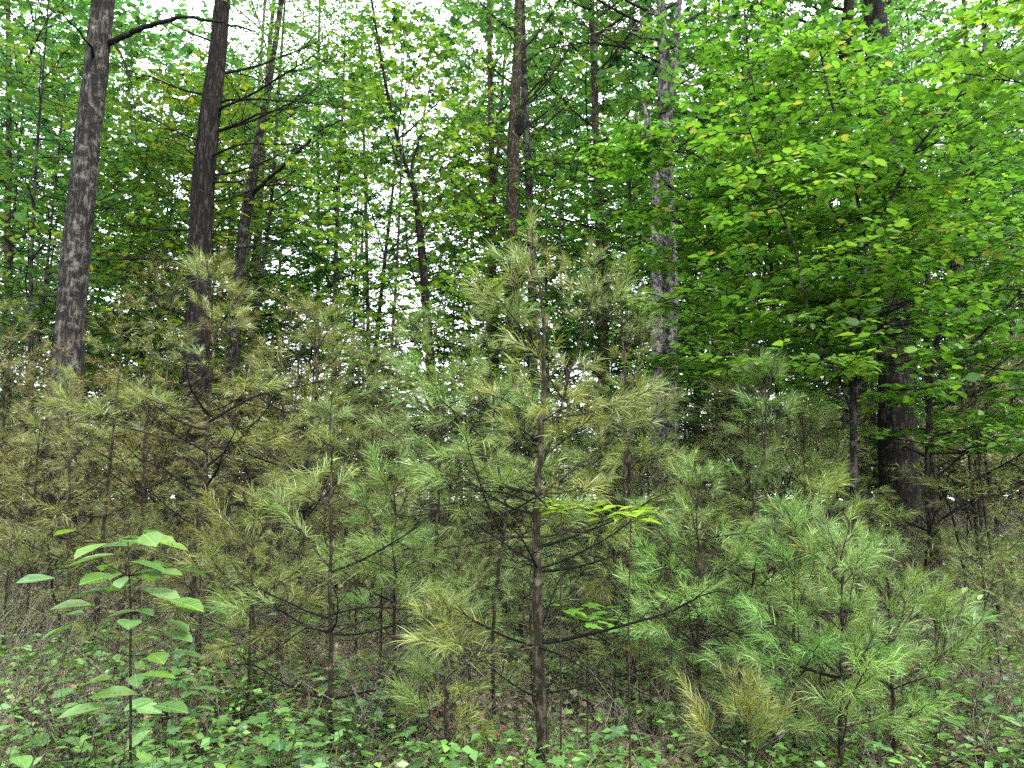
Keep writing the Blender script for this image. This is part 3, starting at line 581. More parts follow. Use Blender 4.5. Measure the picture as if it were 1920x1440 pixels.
# ------------------------------------------------------------------ BEECH SAPLINGS at the right: 300 nearest leaves as parts each, the rest as one foliage part
BEECH = oval(0.32, 0.10, 0.05, stalk=0.06)
def beech(name, label, stems, Y, rng, nb_per_m, Lmax, leaf, color, singles, group=None, tm=BEECH, mat='beech', dfun=None, tw=(0.115, 0.32, 0.048), lift=0.22, skip=0.35, offs=(0, 0)):
    """stems: list of ([(px, py, dY)...], r0 px, r1 px); the first starts at the ground"""
    p0 = at(stems[0][0][0][0], stems[0][0][0][1], Y + stems[0][0][0][2]); base = np.array([p0[0], p0[1], float(gz(p0[0], p0[1])) - 0.03])
    t = thing(name, label, "tree" if len(stems) > 1 else "sapling", base, 0, 1, group); out = new_out(); seeds = []
    for k, (pp, r0, r1) in enumerate(stems):
        Q = np.array([at(a, b, Y + dd) for a, b, dd in pp])
        if k == 0: Q = np.vstack([base, Q])
        Q -= base; u = np.linspace(0, len(Q) - 1, len(Q) * 5); Q = np.stack([np.interp(u, np.arange(len(Q)), Q[:, c]) for c in range(3)], 1)
        for _ in range(3): Q[1:-1] = (Q[:-2] + Q[2:] + 2 * Q[1:-1]) / 4
        link("trunk" if k == 0 else "stem", mesh_of("stem", tube(Q, np.linspace(rad_of(r0, Y), rad_of(r1, Y), len(Q)), 8, 0.03, rng), M['bark_grey'], True), t)
        Ls = np.linalg.norm(np.diff(Q, axis=0), axis=1).sum(); nb = int(Ls * nb_per_m); a0 = skip if k == 0 else 0.12
        for q in range(nb):
            a = a0 + (1 - a0) * (q + rng.uniform(0, 1)) / nb; i = min(len(Q) - 2, int(a * (len(Q) - 1))); p = Q[i]; az = q * 2.4 + rng.normal(0, 0.5)
            L = Lmax * (1.0 - 0.5 * max(0, a - 0.5) * 2) * rng.uniform(0.55, 1.15); d = np.array([math.cos(az), math.sin(az), 0.30 + rng.normal(0, 0.12)])
            P = branch_path(rng, p, d, L, 7, lift * 0.1, 0.07, flat=0.13)
            out['wood'].append(tube(P, np.linspace(0.006, 0.002, 7), 4, cap=False)); leafy(rng, P, 0.0014, *tw, leaf, tm, 0.15, 0.34, 0.10, out=out)
            for w in range(3):
                j = 1 + w; P2 = branch_path(rng, P[j], norm(P[j + 1] - P[j]) * .8 + norm(np.cross(P[j + 1] - P[j], [0, 0, 1.0])) * (1 if w % 2 else -1) * .8, L * (0.55 - 0.1 * w), 5, 0, 0.07, flat=0.1)
                out['wood'].append(tube(P2, np.linspace(0.0035, 0.0015, 5), 3, cap=False)); leafy(rng, P2, 0.0012, *tw, leaf, tm, 0.12, 0.34, 0.10, out=out)
    pos, d, n, s = collect(out)
    W = pos + base; dep = np.linalg.norm(W - np.array([0, 0, EYE]), axis=1)
    px = 960 + W[:, 0] / (W[:, 1] * CP + (W[:, 2] - EYE) * SP) * FPX; py = 720 - (-W[:, 1] * SP + (W[:, 2] - EYE) * CP) / (W[:, 1] * CP + (W[:, 2] - EYE) * SP) * FPX
    gap = (((px > 1638) & (px < 1716) & (py > 560) & (py < 715)) | ((px > 1640) & (px < 1725) & (py > 815))) & (rng.uniform(size=len(px)) < 0.88)   # the crown is open in front of the black trunk
    pos, d, n, s, px, py, dep, W = (q[~gap] for q in (pos, d, n, s, px, py, dep, W))
    ok = (px > 5) & (px < 1915) & (py > 5) & (py < 1435) & (W[:, 1] > 0.5)
    order = np.argsort(np.where(ok, dep - s * 3, 1e6))[:singles]
    lm = LEAFMESH[mat, id(tm)] if (mat, id(tm)) in LEAFMESH else LEAFMESH.setdefault((mat, id(tm)), mesh_of("leaf", tm, M[mat + '_v']))
    for i in order:
        if not ok[i]: continue
        j = rng.uniform(0.8, 1.25); link("leaf", lm, t, frame_mat(pos[i], d[i], n[i], s[i]), color=(color[0] * j * rng.uniform(.9, 1.15), color[1] * j, color[2] * j))
    rest = np.ones(len(pos), bool); rest[order[ok[order]]] = False
    link("branches", mesh_of("branches", join(out['wood'] + [twigs_mesh(out)]), M['twig_dark']), t)['kind'] = 'stuff'
    f = link("foliage", mesh_of("foliage", stamp(tm, pos[rest], d[rest], n[rest], s[rest]), M[mat]), t, color=color); f['kind'] = 'stuff'
    return len(pos)
LEAFMESH = {}
R2 = np.random.default_rng(31)
NL = []
NL.append(beech("beech_tree", "bright green beech with several grey stems fanning out and flat leafy sprays", [
    ([(1602, 960, 0), (1600, 860, 0), (1600, 760, 0), (1606, 660, 0), (1614, 560, 0), (1622, 450, 0.1), (1600, 330, 0.2), (1560, 200, 0.2), (1530, 60, 0.2)], 17, 4),
    ([(1600, 770, 0), (1592, 680, .1), (1598, 600, .2), (1592, 480, .3), (1540, 340, .4), (1500, 200, .5), (1470, 60, .5)], 9, 3),
    ([(1600, 780, 0), (1570, 700, -.2), (1535, 650, -.3), (1510, 560, -.4), (1490, 460, -.5), (1440, 340, -.6), (1400, 230, -.7)], 7, 2.5),
    ([(1612, 560, 0), (1640, 435, -.1), (1685, 345, -.2), (1710, 290, -.3), (1750, 240, -.4), (1800, 180, -.5), (1850, 80, -.6)], 8, 3),
    ([(1604, 760, 0), (1560, 740, -.3), (1500, 700, -.5), (1440, 690, -.7)], 5, 2), ([(1604, 740, 0), (1640, 640, .2), (1650, 520, .3), (1690, 400, .4), (1740, 260, .5)], 7, 3)], 5.4, R2, 6.6, 0.94, 0.082, (1.0, 1.0, 1.0), 300))
NL.append(beech("beech_tree", "smaller beech with a thin upright stem, left part of the bright green foliage", [
    ([(1462, 900, 0), (1456, 700, 0), (1450, 560, 0), (1443, 460, 0), (1440, 370, 0), (1425, 260, 0), (1405, 130, 0), (1395, 10, 0)], 9, 4),
    ([(1443, 385, 0), (1390, 345, -.1), (1320, 300, -.2), (1270, 270, -.3), (1200, 235, -.4)], 5, 2),
    ([(1448, 560, 0), (1400, 540, .1), (1340, 480, .2), (1280, 420, .2), (1220, 380, .2)], 5, 2),
    ([(1450, 520, 0), (1380, 450, .2), (1290, 370, .3), (1200, 320, .3), (1150, 300, .3)], 5, 2), ([(1452, 650, 0), (1400, 640, -.1), (1320, 590, -.2), (1240, 560, -.2)], 4, 2), ([(1456, 720, 0), (1400, 700, -.2), (1340, 680, -.3), (1270, 660, -.4)], 4, 2), ([(1456, 700, 0), (1500, 690, -.2), (1540, 640, -.3)], 4, 2)], 6.2, R2, 7.2, 0.92, 0.080, (0.98, 1.02, 1.0), 300))
NL.append(beech("beech_tree", "shaded beech with slanting stems at the right edge, darker leaves", [
    ([(1735, 900, 0), (1745, 720, 0), (1765, 600, 0), (1785, 500, 0), (1810, 380, 0), (1830, 200, 0), (1850, 40, 0)], 10, 4),
    ([(1745, 720, 0), (1830, 640, -.1), (1900, 560, -.2), (1980, 480, -.3)], 6, 3), ([(1745, 760, 0), (1830, 740, -.2), (1900, 690, -.3), (1980, 640, -.4)], 6, 3),
    ([(1740, 820, 0), (1830, 800, .2), (1920, 780, .3)], 5, 2), ([(1780, 520, 0), (1860, 420, .2), (1930, 300, .3)], 5, 2), ([(1740, 850, 0), (1850, 850, -.3), (1950, 800, -.6)], 4, 2)], 6.3, R2, 6.8, 0.97, 0.080, (0.95, 1.02, 1.0), 300))
NL.append(beech("beech_tree", "beech branch ends with large pale green leaves reaching in at the top right corner", [
    ([(2150, 800, 0), (2120, 500, 0), (2080, 250, 0), (2010, 60, 0), (1900, -60, 0)], 10, 3),
    ([(2080, 260, 0), (1990, 190, .1), (1900, 150, .1), (1820, 110, .1)], 4, 1.5)], 4.2, R2, 3.6, 0.55, 0.085, (1.3, 1.25, 1.0), 150))

print("BEECH LEAVES", NL, TRI)

# ------------------------------------------------------------------ PINE SAPLINGS in front
OLV = (0.96, 0.98, 0.68); GR = (0.82, 1.05, 0.70); BRT = (0.92, 1.28, 0.9)
R3 = np.random.default_rng(41)
def stem(pts, Y, dy=0.0):
    b = on_ground(pts[0][0], Y); return np.array([b] + [at(a, c, Y + dy * k) for k, (a, c) in enumerate(pts) if k or c < px_of(b)[1] - 12])
pine_sapling(R3, stem([(1020, 1440), (1016, 1300), (1008, 1180), (1006, 1000), (1010, 860), (1020, 740), (1022, 640), (1014, 540), (994, 470)], 3.55), 0.029,
             "tall straight pine sapling at the centre with a thick stem and many bare lower branches", OLV, wmax=0.60, clear=0.35, bare_below=1.45, gap=0.29, dropout=0.4,
             side=[(0.62, -0.15, 0.03, 0.85), (1.05, 0.25, 0.1, 0.65), (0.95, -0.1, 0.15, 0.55), (0.98, 3.0, 0.3, 0.5), (1.2, 2.7, 0.1, 0.6), (1.25, 3.4, 0.25, 0.45), (0.6, 3.2, 0.12, 0.5), (1.55, 2.9, 0.35, 0.45)])
pine_sapling(R3, stem([(1010, 900), (1040, 800), (1075, 680), (1095, 610), (1115, 540)], 3.75), 0.012,
             "curved second pine stem leaning right behind the centre sapling", OLV, wmax=0.5, clear=1.35, gap=0.3)
pine_sapling(R3, stem([(618, 1400), (620, 1200), (620, 1000), (622, 860), (618, 790)], 3.8), 0.015,
             "slim pine sapling left of centre with one thin dark stem and level branches", GR, wmax=0.65, clear=0.5, bare_below=0.9,
             side=[(0.3, 3.1, 0.05, 0.6), (0.68, 3.3, 0.15, 0.55), (0.3, 0.1, 0.1, 0.6), (0.7, 0.1, 0.1, 0.5)])
pine_sapling(R3, stem([(372, 1060), (384, 920), (390, 780), (400, 660), (398, 580), (392, 520)], 5.0), 0.022,
             "tall pine sapling at left with knotty dark stem and curved up side limbs", OLV, wmax=0.8, clear=0.9, bare_below=1.9, dropout=0.3,
             side=[(1.3, 0.3, 0.55, 0.8), (1.6, 0.2, 0.5, 0.9), (1.55, 3.0, 0.1, 0.7), (1.0, 0.2, 0.1, 0.7), (0.9, 3.3, 0.3, 0.6), (1.1, 2.8, 0.2, 0.6)])
pine_sapling(R3, stem([(576, 1040), (578, 870), (588, 760), (596, 650), (598, 610)], 5.4), 0.014,
             "thin pine sapling behind the slim left one, dark straight stem", OLV, wmax=0.7, clear=0.9, bare_below=1.4, side=[(1.7, 0.2, 0.3, 0.6), (1.5, 3.0, 0.3, 0.6)])
pine_sapling(R3, stem([(1416, 1140), (1411, 1000), (1416, 920), (1432, 860), (1437, 740), (1440, 700)], 4.6), 0.017,
             "pine sapling right of centre with a dark lower stem and drooping arched branch", GR, wmax=0.8, clear=0.55, bare_below=0.9, dropout=0.25,
             side=[(0.62, 3.0, 0.05, 0.7), (0.66, 0.2, 0.2, 0.5), (1.1, 0.1, 0.1, 0.6)])
pine_sapling(R3, stem([(925, 830 + 300), (950, 960), (938, 900), (926, 820), (922, 700), (905, 600)], 4.2), 0.012,
             "crooked pine sapling just left of the centre one, forked dark stem", GR, wmax=0.7, clear=0.9, side=[(1.2, 0.1, 0.3, 0.5)])
pine_sapling(R3, stem([(1575, 1440), (1578, 1330), (1580, 1200), (1578, 1080), (1576, 1040)], 3.75), 0.016,
             "bushy bright green pine sapling low at the right", BRT, wmax=0.85, clear=0.15, gap=0.2, dropout=0.05, side=[(0.5, 2.9, 0.1, 0.75)])
pine_sapling(R3, stem([(1675, 1400), (1672, 1280), (1668, 1150), (1664, 1070)], 4.0), 0.014, "broad bright green pine sapling right of the bushy low one", BRT, wmax=0.8, clear=0.15, gap=0.19, dropout=0.05)
pine_sapling(R3, stem([(1490, 1330), (1488, 1200), (1490, 1060), (1486, 1010)], 4.1), 0.014, "light green pine sapling between the right sapling and the bushy low one", BRT, wmax=0.7, clear=0.15, gap=0.2, dropout=0.08)
pine_sapling(R3, stem([(1310, 1160), (1310, 1030), (1306, 960), (1312, 900)], 4.3), 0.013,
             "light green pine sapling top between the centre and right saplings", BRT, wmax=0.6, clear=0.3, gap=0.22)
pine_sapling(R3, stem([(835, 1430), (838, 1330), (836, 1250), (834, 1200)], 3.5), 0.012,
             "low olive pine sapling spreading in front, left of the centre stem", OLV, wmax=0.36, clear=0.05, gap=0.15)
pine_sapling(R3, stem([(1760, 1330), (1755, 1230), (1752, 1130)], 4.4), 0.013, "low pine sapling beside the pale leafy shrub at right", BRT, wmax=0.6, clear=0.1, gap=0.2)
pine_sapling(R3, stem([(1400, 1440), (1402, 1390), (1398, 1340)], 3.5), 0.010, "small olive pine seedling in front, right of the centre stem", OLV, wmax=0.5, clear=0.05, gap=0.17)
pine_sapling(R3, stem([(805, 1200), (830, 800), (815, 740), (798, 680), (775, 620)], 4.9), 0.013, "green pine sapling with slanting stem below the forked trunk", GR, wmax=0.75, clear=1.0, gap=0.24)
pine_sapling(R3, stem([(1190, 1150), (1170, 900), (1190, 700), (1200, 640)], 5.0), 0.014, "olive pine sapling between the centre sapling and dead pine", OLV, wmax=0.75, clear=0.7)
pine_sapling(R3, stem([(1500, 1130), (1510, 900), (1505, 780)], 5.0), 0.013, "green pine sapling left of the beech stems", GR, wmax=0.7, clear=0.5)
pine_sapling(R3, stem([(735, 1300), (740, 1150), (742, 980), (738, 900)], 4.3), 0.013, "dense green pine sapling between slim and centre saplings", GR, wmax=0.65, clear=0.3)
pine_sapling(R3, stem([(480, 1250), (470, 1080), (478, 950)], 4.4), 0.012, "yellowish pine sapling right of the broad-leaved sapling", OLV, wmax=0.6, clear=0.3)
pine_sapling(R3, stem([(1150, 1330), (1153, 1200), (1150, 1110)], 4.6), 0.011, "thin olive pine sapling right of the bright maple seedling", OLV, wmax=0.45, clear=0.3, dropout=0.4)
pine_sapling(R3, stem([(130, 1050), (130, 900), (128, 740)], 5.6), 0.016, "olive pine sapling below the grey trunk at left", OLV, wmax=0.75, clear=0.8, bare_below=1.4)
pine_sapling(R3, stem([(262, 1050), (268, 880), (275, 760)], 5.8), 0.015, "pine sapling with bare dark stem left of the tall left one", OLV, wmax=0.7, clear=0.9, bare_below=1.5)

# mid-distance saplings: trunk, limbs, needles
k = 0
def sap(px, Y, v, sc, color, rng):
    p = on_ground(px, Y); p[2] -= 0.02; w = where(p)
    rel = "in front of" if Y < 6.5 else "behind" if Y < 10 else "far behind"; kind = 'knee-high' if sc < .68 else {0: "medium", 1: "tall", 2: "short", 3: "tallest", 4: "mid-height"}[v]
    tone = "olive" if color[1] < 0.95 else "green"
    t = thing("pine_sapling", f"{kind} {tone} young pine {rel} the {w}", "sapling", p, rng.uniform(0, 6.28), sc, "young pines crowding the understorey")
    link("trunk", SAP[v][0], t); link("limbs", SAP[v][1], t)['kind'] = 'stuff'; link("needles", SAP[v][2], t, color=color)['kind'] = 'stuff'
R4 = np.random.default_rng(51)
for Y, n, sc0 in ((5.4, 9, 0.95), (6.3, 15, 1.0), (7.4, 20, 1.1), (8.8, 24, 1.15), (10.5, 28, 1.25), (13, 28, 1.25), (16.5, 26, 1.3), (21, 26, 1.3), (28, 28, 1.2)):
    for q in range(n):
        px = (q + R4.uniform(0.05, 0.95)) / n * 2300 - 190
        if 1590 < px < 1980 and Y < 10 and (R4.uniform() < 0.8 or 1630 < px < 1800): continue
        if 1640 < px < 1730 and Y > 6: Y = max(Y, 9.8)
        left = px < 640
        if left: c = (1.0 * R4.uniform(0.85, 1.1), 0.88 * R4.uniform(0.9, 1.1), 0.66)
        elif px < 1560: c = GR if R4.uniform() < 0.55 else OLV
        else: c = OLV
        lim = 1.0 if left else 0.92
        sap(px, Y + R4.normal(0, 0.35), int(R4.integers(0, 5)), sc0 * lim * R4.uniform(0.7, 1.08), tuple(np.array(c) * R4.uniform(0.85, 1.12)), R4)

for px, Y, v in ((1610, 11.2, 0), (1740, 11.8, 2), (1780, 12.5, 1), (1830, 11, 4), (1880, 12, 0), (1925, 11, 1), (1650, 13, 4), (1860, 13.5, 3), (1700, 14, 0), (1800, 14.5, 4)): sap(px, Y, v, 1.0, (.7, .75, .6), R4)
for Y, n in ((4.3, 12), (5.0, 16), (5.9, 20), (7.0, 22)):
    for q in range(n):
        px = (q + R4.uniform(0, 1)) / n * 2100 - 90
        if (1640 < px < 1730) or (px < 420 and Y < 4.6): continue
        c = [OLV, GR, BRT][int(R4.integers(0, 3))] if px > 560 else OLV; j = R4.uniform(.8, 1.1)
        sap(px, Y + R4.normal(0, .2), 2, R4.uniform(.38, .66), tuple(np.array(c) * j), R4)
# ------------------------------------------------------------------ TREES BEHIND
R5 = np.random.default_rng(61)
def tone_of(c): return "yellowish" if c[0] > 1.25 else "dark green" if c[1] < 0.8 else "bluish green" if c[2] > 1.1 else "light green" if c[1] > 1.15 else "mid green"
def bgtree(vs, v, px, Y, sc, c, kind):
    p = on_ground(px, Y); big = "tall" if vs is VAR else "small"
    far = "near" if Y < 12 else "farther" if Y < 19 else "far" if Y < 30 else "very distant"
    place_tree(kind, vs[v], px, Y, sc, c, f"{far} {big} {tone_of(c)} leafy tree behind the {where(p)}", kind, rng=R5, group="leafy trees filling the wood behind")
# understorey trees whose leaves show against the trunks
for px, Y, v, sc, c in [(300, 10.5, 0, 1.15, (1.7, 1.25, 0.7)), (250, 12, 2, 1.05, (1.5, 1.2, 0.7)), (690, 9.0, 2, 0.95, (1.3, 1.15, 0.7)), (30, 15, 1, 1.5, (.8, 1, .9)), (200, 16, 1, 1.5, (.8, 1, .9)), (870, 11.5, 0, 1.0, (1.3, 1.15, 0.7)),
                        (1060, 11, 1, 1.25, (1, 1.15, 0.8)), (1000, 13, 2, 1.0, (1.3, 1.1, 0.7)), (60, 9.5, 2, 1.1, (0.8, 0.9, 0.9)), (20, 11, 0, 1.3, (1.2, 1.1, 0.7)),
                        (560, 13.5, 1, 1.0, (1.0, 1.1, .8)), (1180, 10.5, 1, 1.2, (1.1, 1.2, .8)), (1350, 11, 2, 1.0, (1, 1.1, .9)), (1880, 9.5, 0, 1.1, (0.8, .9, .9)), (1740, 11, 2, 1, (0.8, .95, .9)),
                        (350, 13, 2, 1.1, (1.2, 1.1, 0.7)), (900, 9.4, 1, 0.75, (1.3, 1.15, .7)), (1480, 9, 0, 1.2, (1, 1.1, .9)), (1620, 10, 2, 1.1, (.9, 1, .9))]:
    bgtree(UND, v, px, Y, sc, c, "understorey_tree")
for Y, n, sc0 in ((12.5, 5, 0.72), (16, 8, 0.9), (20, 10, 1.0), (27, 12, 1.15), (37, 12, 1.3), (52, 10, 1.5)):
    for q in range(n):
        px = (q + R5.uniform(0.1, 0.9)) / n * 2500 - 290
        if (480 < px < 900 and R5.uniform() < 0.5) or (-60 < px < 130 and Y > 13 and R5.uniform() < .75) or (1040 < px < 1240 and R5.uniform() < .75): continue
        c = np.array([(0.85, 1.0, 1.15), (1.1, 1.05, 1.0), (0.8, 1.05, 1.6), (0.9, 1.15, 1.4)][R5.integers(0, 4)]) * R5.uniform(0.8, 1.15)  # bluish tints put the sky glare over far foliage into the leaf colour
        bgtree(VAR, int(R5.integers(0, 4)), px, Y * R5.uniform(0.93, 1.07), sc0 * R5.uniform(0.8, 1.1), tuple(c), "maple_tree")
# low scrub at the far edge of the wood closes the view under the crowns
for Y, n in ((14, 8), (18, 11), (23, 13), (31, 16)):
    for q in range(n):
        px = (q + R5.uniform(0.1, 0.9)) / n * 2400 - 240
        if 470 < px < 900 and R5.uniform() < .45: continue
        bgtree(UND, int(R5.integers(0, 3)), px, Y, R5.uniform(1.4, 2.2), tuple(np.array([(0.8, 1.0, 1.2), (.9, 1.1, 1.5), (1.2, 1.15, .9)][q % 3]) * R5.uniform(.8, 1.2)), "understorey_tree")  # bluish crowns here also carry sky glare painted into their colour
for Y, n in ((13, 8), (17, 14), (24, 22), (33, 26), (48, 34), (66, 40)):
    for q in range(n):
        px = (q + R5.uniform(0.1, 0.9)) / n * 2300 - 190
        if Y > 40 and not -30 < px < 1950: continue
        place_tree("s", UND[3], px, Y, R5.uniform(.8, 1.5) * (1 if Y < 40 else 1.8), (.8, .95, 1.0), f"{'near' if Y < 15 else 'farther' if Y < 20 else 'distant' if Y < 40 else 'very distant'} bushy green shrub low behind the {where(on_ground(px, Y))}", "shrub", "shrub", "shrubs closing the view under the crowns", rng=R5)

# ------------------------------------------------------------------ LEAFY PLANTS on the floor
ML = mesh_of("leaf", maple_leaf(), M['seedling_v']); OL = mesh_of("leaf", oval(0.24, 0.12, 0.05, stalk=0.15), M['seedling_v']); BL = mesh_of("leaf", oval(0.27, 0.13, 0.07, pts=((0.12, 0.35), (0.38, 0.85), (0.66, 1.0), (0.88, 0.5)), stalk=0.08), M['seedling_v'])
def plant(kind, p, rng, H, nleaf, size, mesh, color, label, group, name="seedling", cat="plant", nst=1):
    t = thing(name, label, cat, p, rng.uniform(0, 6.28), 1, group); st = []; tips = []
    for q in range(nst):
        az = rng.uniform(0, 6.28); P = branch_path(rng, (0, 0, -0.02), (0.35 * math.cos(az) * (nst > 1), 0.35 * math.sin(az) * (nst > 1), 1), H * rng.uniform(0.75, 1.1), 6, 0, 0.1)
        st.append(tube(P, np.linspace(0.0035, 0.0012, 6), 4, cap=False)); tips.append(P)
    for q in range(nleaf):
        P = tips[q % nst]; f = 0.35 + 0.65 * (q + 1) / nleaf; i = min(4, int(f * 5)); b = P[i] + (P[i + 1] - P[i]) * min(1, f * 5 - i)
        az = q * 2.4 + rng.normal(0, 0.4); d = np.array([math.cos(az), math.sin(az), 0.25]); r = size * rng.uniform(0.35, 1.0) if kind != 'top' else size * 0.3
        e = b + norm(d) * r; st.append(sticks([b], [e], 0.0012, 0.0009))
        j = rng.uniform(0.8, 1.25); link("leaf", mesh, t, frame_mat(e, d + rng.normal(0, 0.15, 3) + np.array([0, 0, -0.25]), np.array([0, 0, 1]) + rng.normal(0, 0.28, 3), size * rng.uniform(0.7, 1.2)), color=(color[0] * j, color[1] * j, color[2] * j))
    link("stem", mesh_of("stem", join(st), M['twig']), t)
    return t
R6 = np.random.default_rng(71)
# the broad-leaved sapling at lower left, leaves set where the photograph has them
b = on_ground(245, 3.3); t = thing("broadleaf_sapling", "broad-leaved sapling with large drooping pale green leaves in tiers at lower left", "sapling", b)
S = np.array([at(245, 1290, 3.3), at(244, 1230, 3.3), at(246, 1150, 3.28), at(242, 1080, 3.25), at(240, 1010, 3.22)]) - b; S = np.vstack([[0, 0, -0.02], S])
link("stem", mesh_of("stem", tube(S, np.linspace(0.007, 0.003, len(S)), 6), M['twig']), t)
for px, py, dy, az, sz, c in [(175, 1045, -.1, 3.1, .17, (1, 1.05, 1.1)), (215, 1022, .05, 2.7, .13, (1, 1.1, .8)), (262, 1018, -.1, 0.3, .15, (1, 1, 1.1)), (300, 1010, -.05, 0.1, .13, (1.2, 1.2, .6)), (325, 1022, -.1, 0.0, .10, (1.4, 1.3, .5)),
                          (275, 1058, -.15, 0.2, .14, (.9, 1.1, .7)), (310, 1072, -.1, -.3, .12, (1.1, 1.1, .7)), (185, 1108, -.1, 3.1, .20, (1, 1.05, 1.1)), (225, 1100, -.15, 2.9, .12, (1.2, 1.2, .7)), (300, 1112, -.1, 0.1, .17, (1, 1.05, 1.1)),
                          (345, 1130, -.15, 0, .16, (1.25, 1.3, .6)), (225, 1150, -.1, 3.4, .13, (1, 1.05, 1)), (265, 1145, -.2, -.8, .12, (1, 1.1, .8)), (200, 1060, .2, 2.2, .12, (.9, 1, .9)), (330, 1190, -.1, 0, .14, (.9, 1, .9)), (180, 1275, -.1, 3, .16, (1.2, 1.25, .6)),
                          (215, 1300, -.15, 2.8, .18, (1, 1.05, .9)), (290, 1265, -.1, .2, .14, (1.1, 1.25, .6)), (315, 1325, -.2, 0.1, .15, (1, 1.1, .8)), (160, 1330, -.2, 3.2, .16, (.95, 1.05, .9)), (350, 1225, 0, .1, .12, (.9, 1, .9)), (140, 1150, .1, 3, .12, (1, 1.1, .9))]:
    e = at(px, py, 3.25 + dy) - b; i = int(np.argmin(np.abs(S[:, 2] - (e[2] - 0.03)))); link("leaf_stalk", mesh_of("leaf_stalk", sticks([S[i]], [e], 0.0018, 0.0012), M['twig']), t)
    hd = np.array([math.cos(az), math.sin(az) - 0.35 * math.sin(px * 1.7), -0.06 + 0.10 * math.sin(px)]); e2 = e - norm(hd) * sz * 0.5
    link("leaf", BL, t, frame_mat(e2, hd, (0.15 * math.cos(px), -0.16 + .12 * math.sin(py), 1), sz * 1.1), color=tuple(np.array(c) * 0.85))
for q in range(34):
    z = R6.uniform(0.12, 1.0) ** 0.55; i = 1 + int(z * 4.4); az = q * 2.4 + R6.normal(0, .3); st = S[min(i, 5)]; rr = R6.uniform(.04, .34)
    e = st + np.array([math.cos(az) * rr, math.sin(az) * rr, R6.uniform(-.02, .05)]); link("leaf_stalk", mesh_of("leaf_stalk", sticks([st], [e], 0.0016, 0.0010), M['twig']), t)
    link("leaf", BL, t, frame_mat(e, (math.cos(az), math.sin(az), R6.uniform(-.25, .05)), np.array([0, 0, 1]) + R6.normal(0, .22, 3), R6.uniform(.09, .17)), color=tuple(np.array([(1, 1.05, 1.1), (1.2, 1.2, .65), (.85, 1, .9)][q % 3]) * R6.uniform(.7, 1.0)))
# two level yellow-green sprays (leaf colour brightened as if lit) right behind the centre sapling, and a bright maple seedling
def spray(px0, px1, py, Y, label, color, mesh, n, sz, name, rng, droop=0.1):
    b = on_ground((px0 + px1) / 2, Y); t = thing(name, label, "seedling", b); a, c = at(px0, py, Y) - b, at(px1, py + 6, Y) - b
    m = (a + c) / 2; P = np.array([[0, 0, -0.02], [m[0] * .3, 0, m[2] * .6], [m[0], m[1], m[2] - 0.03]]); link("stem", mesh_of("stem", join([tube(P, [0.005, 0.004, 0.003], 5), sticks([P[2], P[2]], [a, c], 0.003, 0.0015)]), M['twig']), t)
    for q in range(n):
        f = (q + .5) / n; p = a + (c - a) * f + np.array([0, rng.normal(0, .10), rng.normal(0, 0.018)]); az = rng.choice([0, math.pi]) + rng.normal(0, .7)
        link("leaf", mesh, t, frame_mat(p, (math.cos(az), math.sin(az), -droop), np.array([0, 0, 1]) + rng.normal(0, .15, 3), sz * rng.uniform(.7, 1.2)), color=tuple(np.array(color) * rng.uniform(.85, 1.15)))
spray(1005, 1100, 943, 3.45, "level spray of yellow-green leaves coloured as if lit, just right of the centre stem", (1.7, 1.5, .5), OL, 26, .085, "beech_seedling", R6)
spray(1125, 1240, 955, 3.4, "longest level spray of yellow leaves coloured as if brightly lit, below the dead pine", (1.9, 1.65, .5), OL, 30, .09, "beech_seedling", R6)
spray(1040, 1165, 1150, 3.7, "bright green maple seedling with level leaves, right of the centre stem", (1.1, 1.35, .5), ML, 24, .085, "maple_seedling", R6)
spray(1165, 1235, 1180, 4.1, "dark green seedling beside the bright maple seedling", (.8, 1.1, .9), ML, 14, .08, "maple_seedling", R6)
spray(1790, 1900, 1150, 4.6, "pale green many-leaved shrub at the right edge below the black trunk", (1.0, 1.1, 1.3), OL, 46, .08, "shrub", R6, .25)
spray(1800, 1850, 1108, 4.7, "shrub top with cream leaves under the black trunk", (2.3, 1.9, 2.2), OL, 12, .075, "shrub", R6, .3)
for px, Y, H, nn in [(75, 3.5, .5, 11), (330, 3.6, .45, 12), (400, 3.3, .35, 9), (160, 3.9, .5, 12), (30, 3.1, .35, 9), (300, 3.1, .28, 8), (520, 3.5, .3, 8), (1830, 4.0, .4, 12), (1900, 3.6, .35, 10), (1180, 3.2, .25, 8), (560, 3.2, .22, 7)]:
    plant('s', on_ground(px, Y), R6, H, nn, .12 * R6.uniform(.75, 1.1), BL, (.95, 1.1, .9), f"{'tall' if H > .42 else 'low'} big-leaved green plant {'beside' if Y > 3.4 else 'in front of'} the {where(on_ground(px, Y))}", "big-leaved plants on the floor", name="broadleaf_seedling")
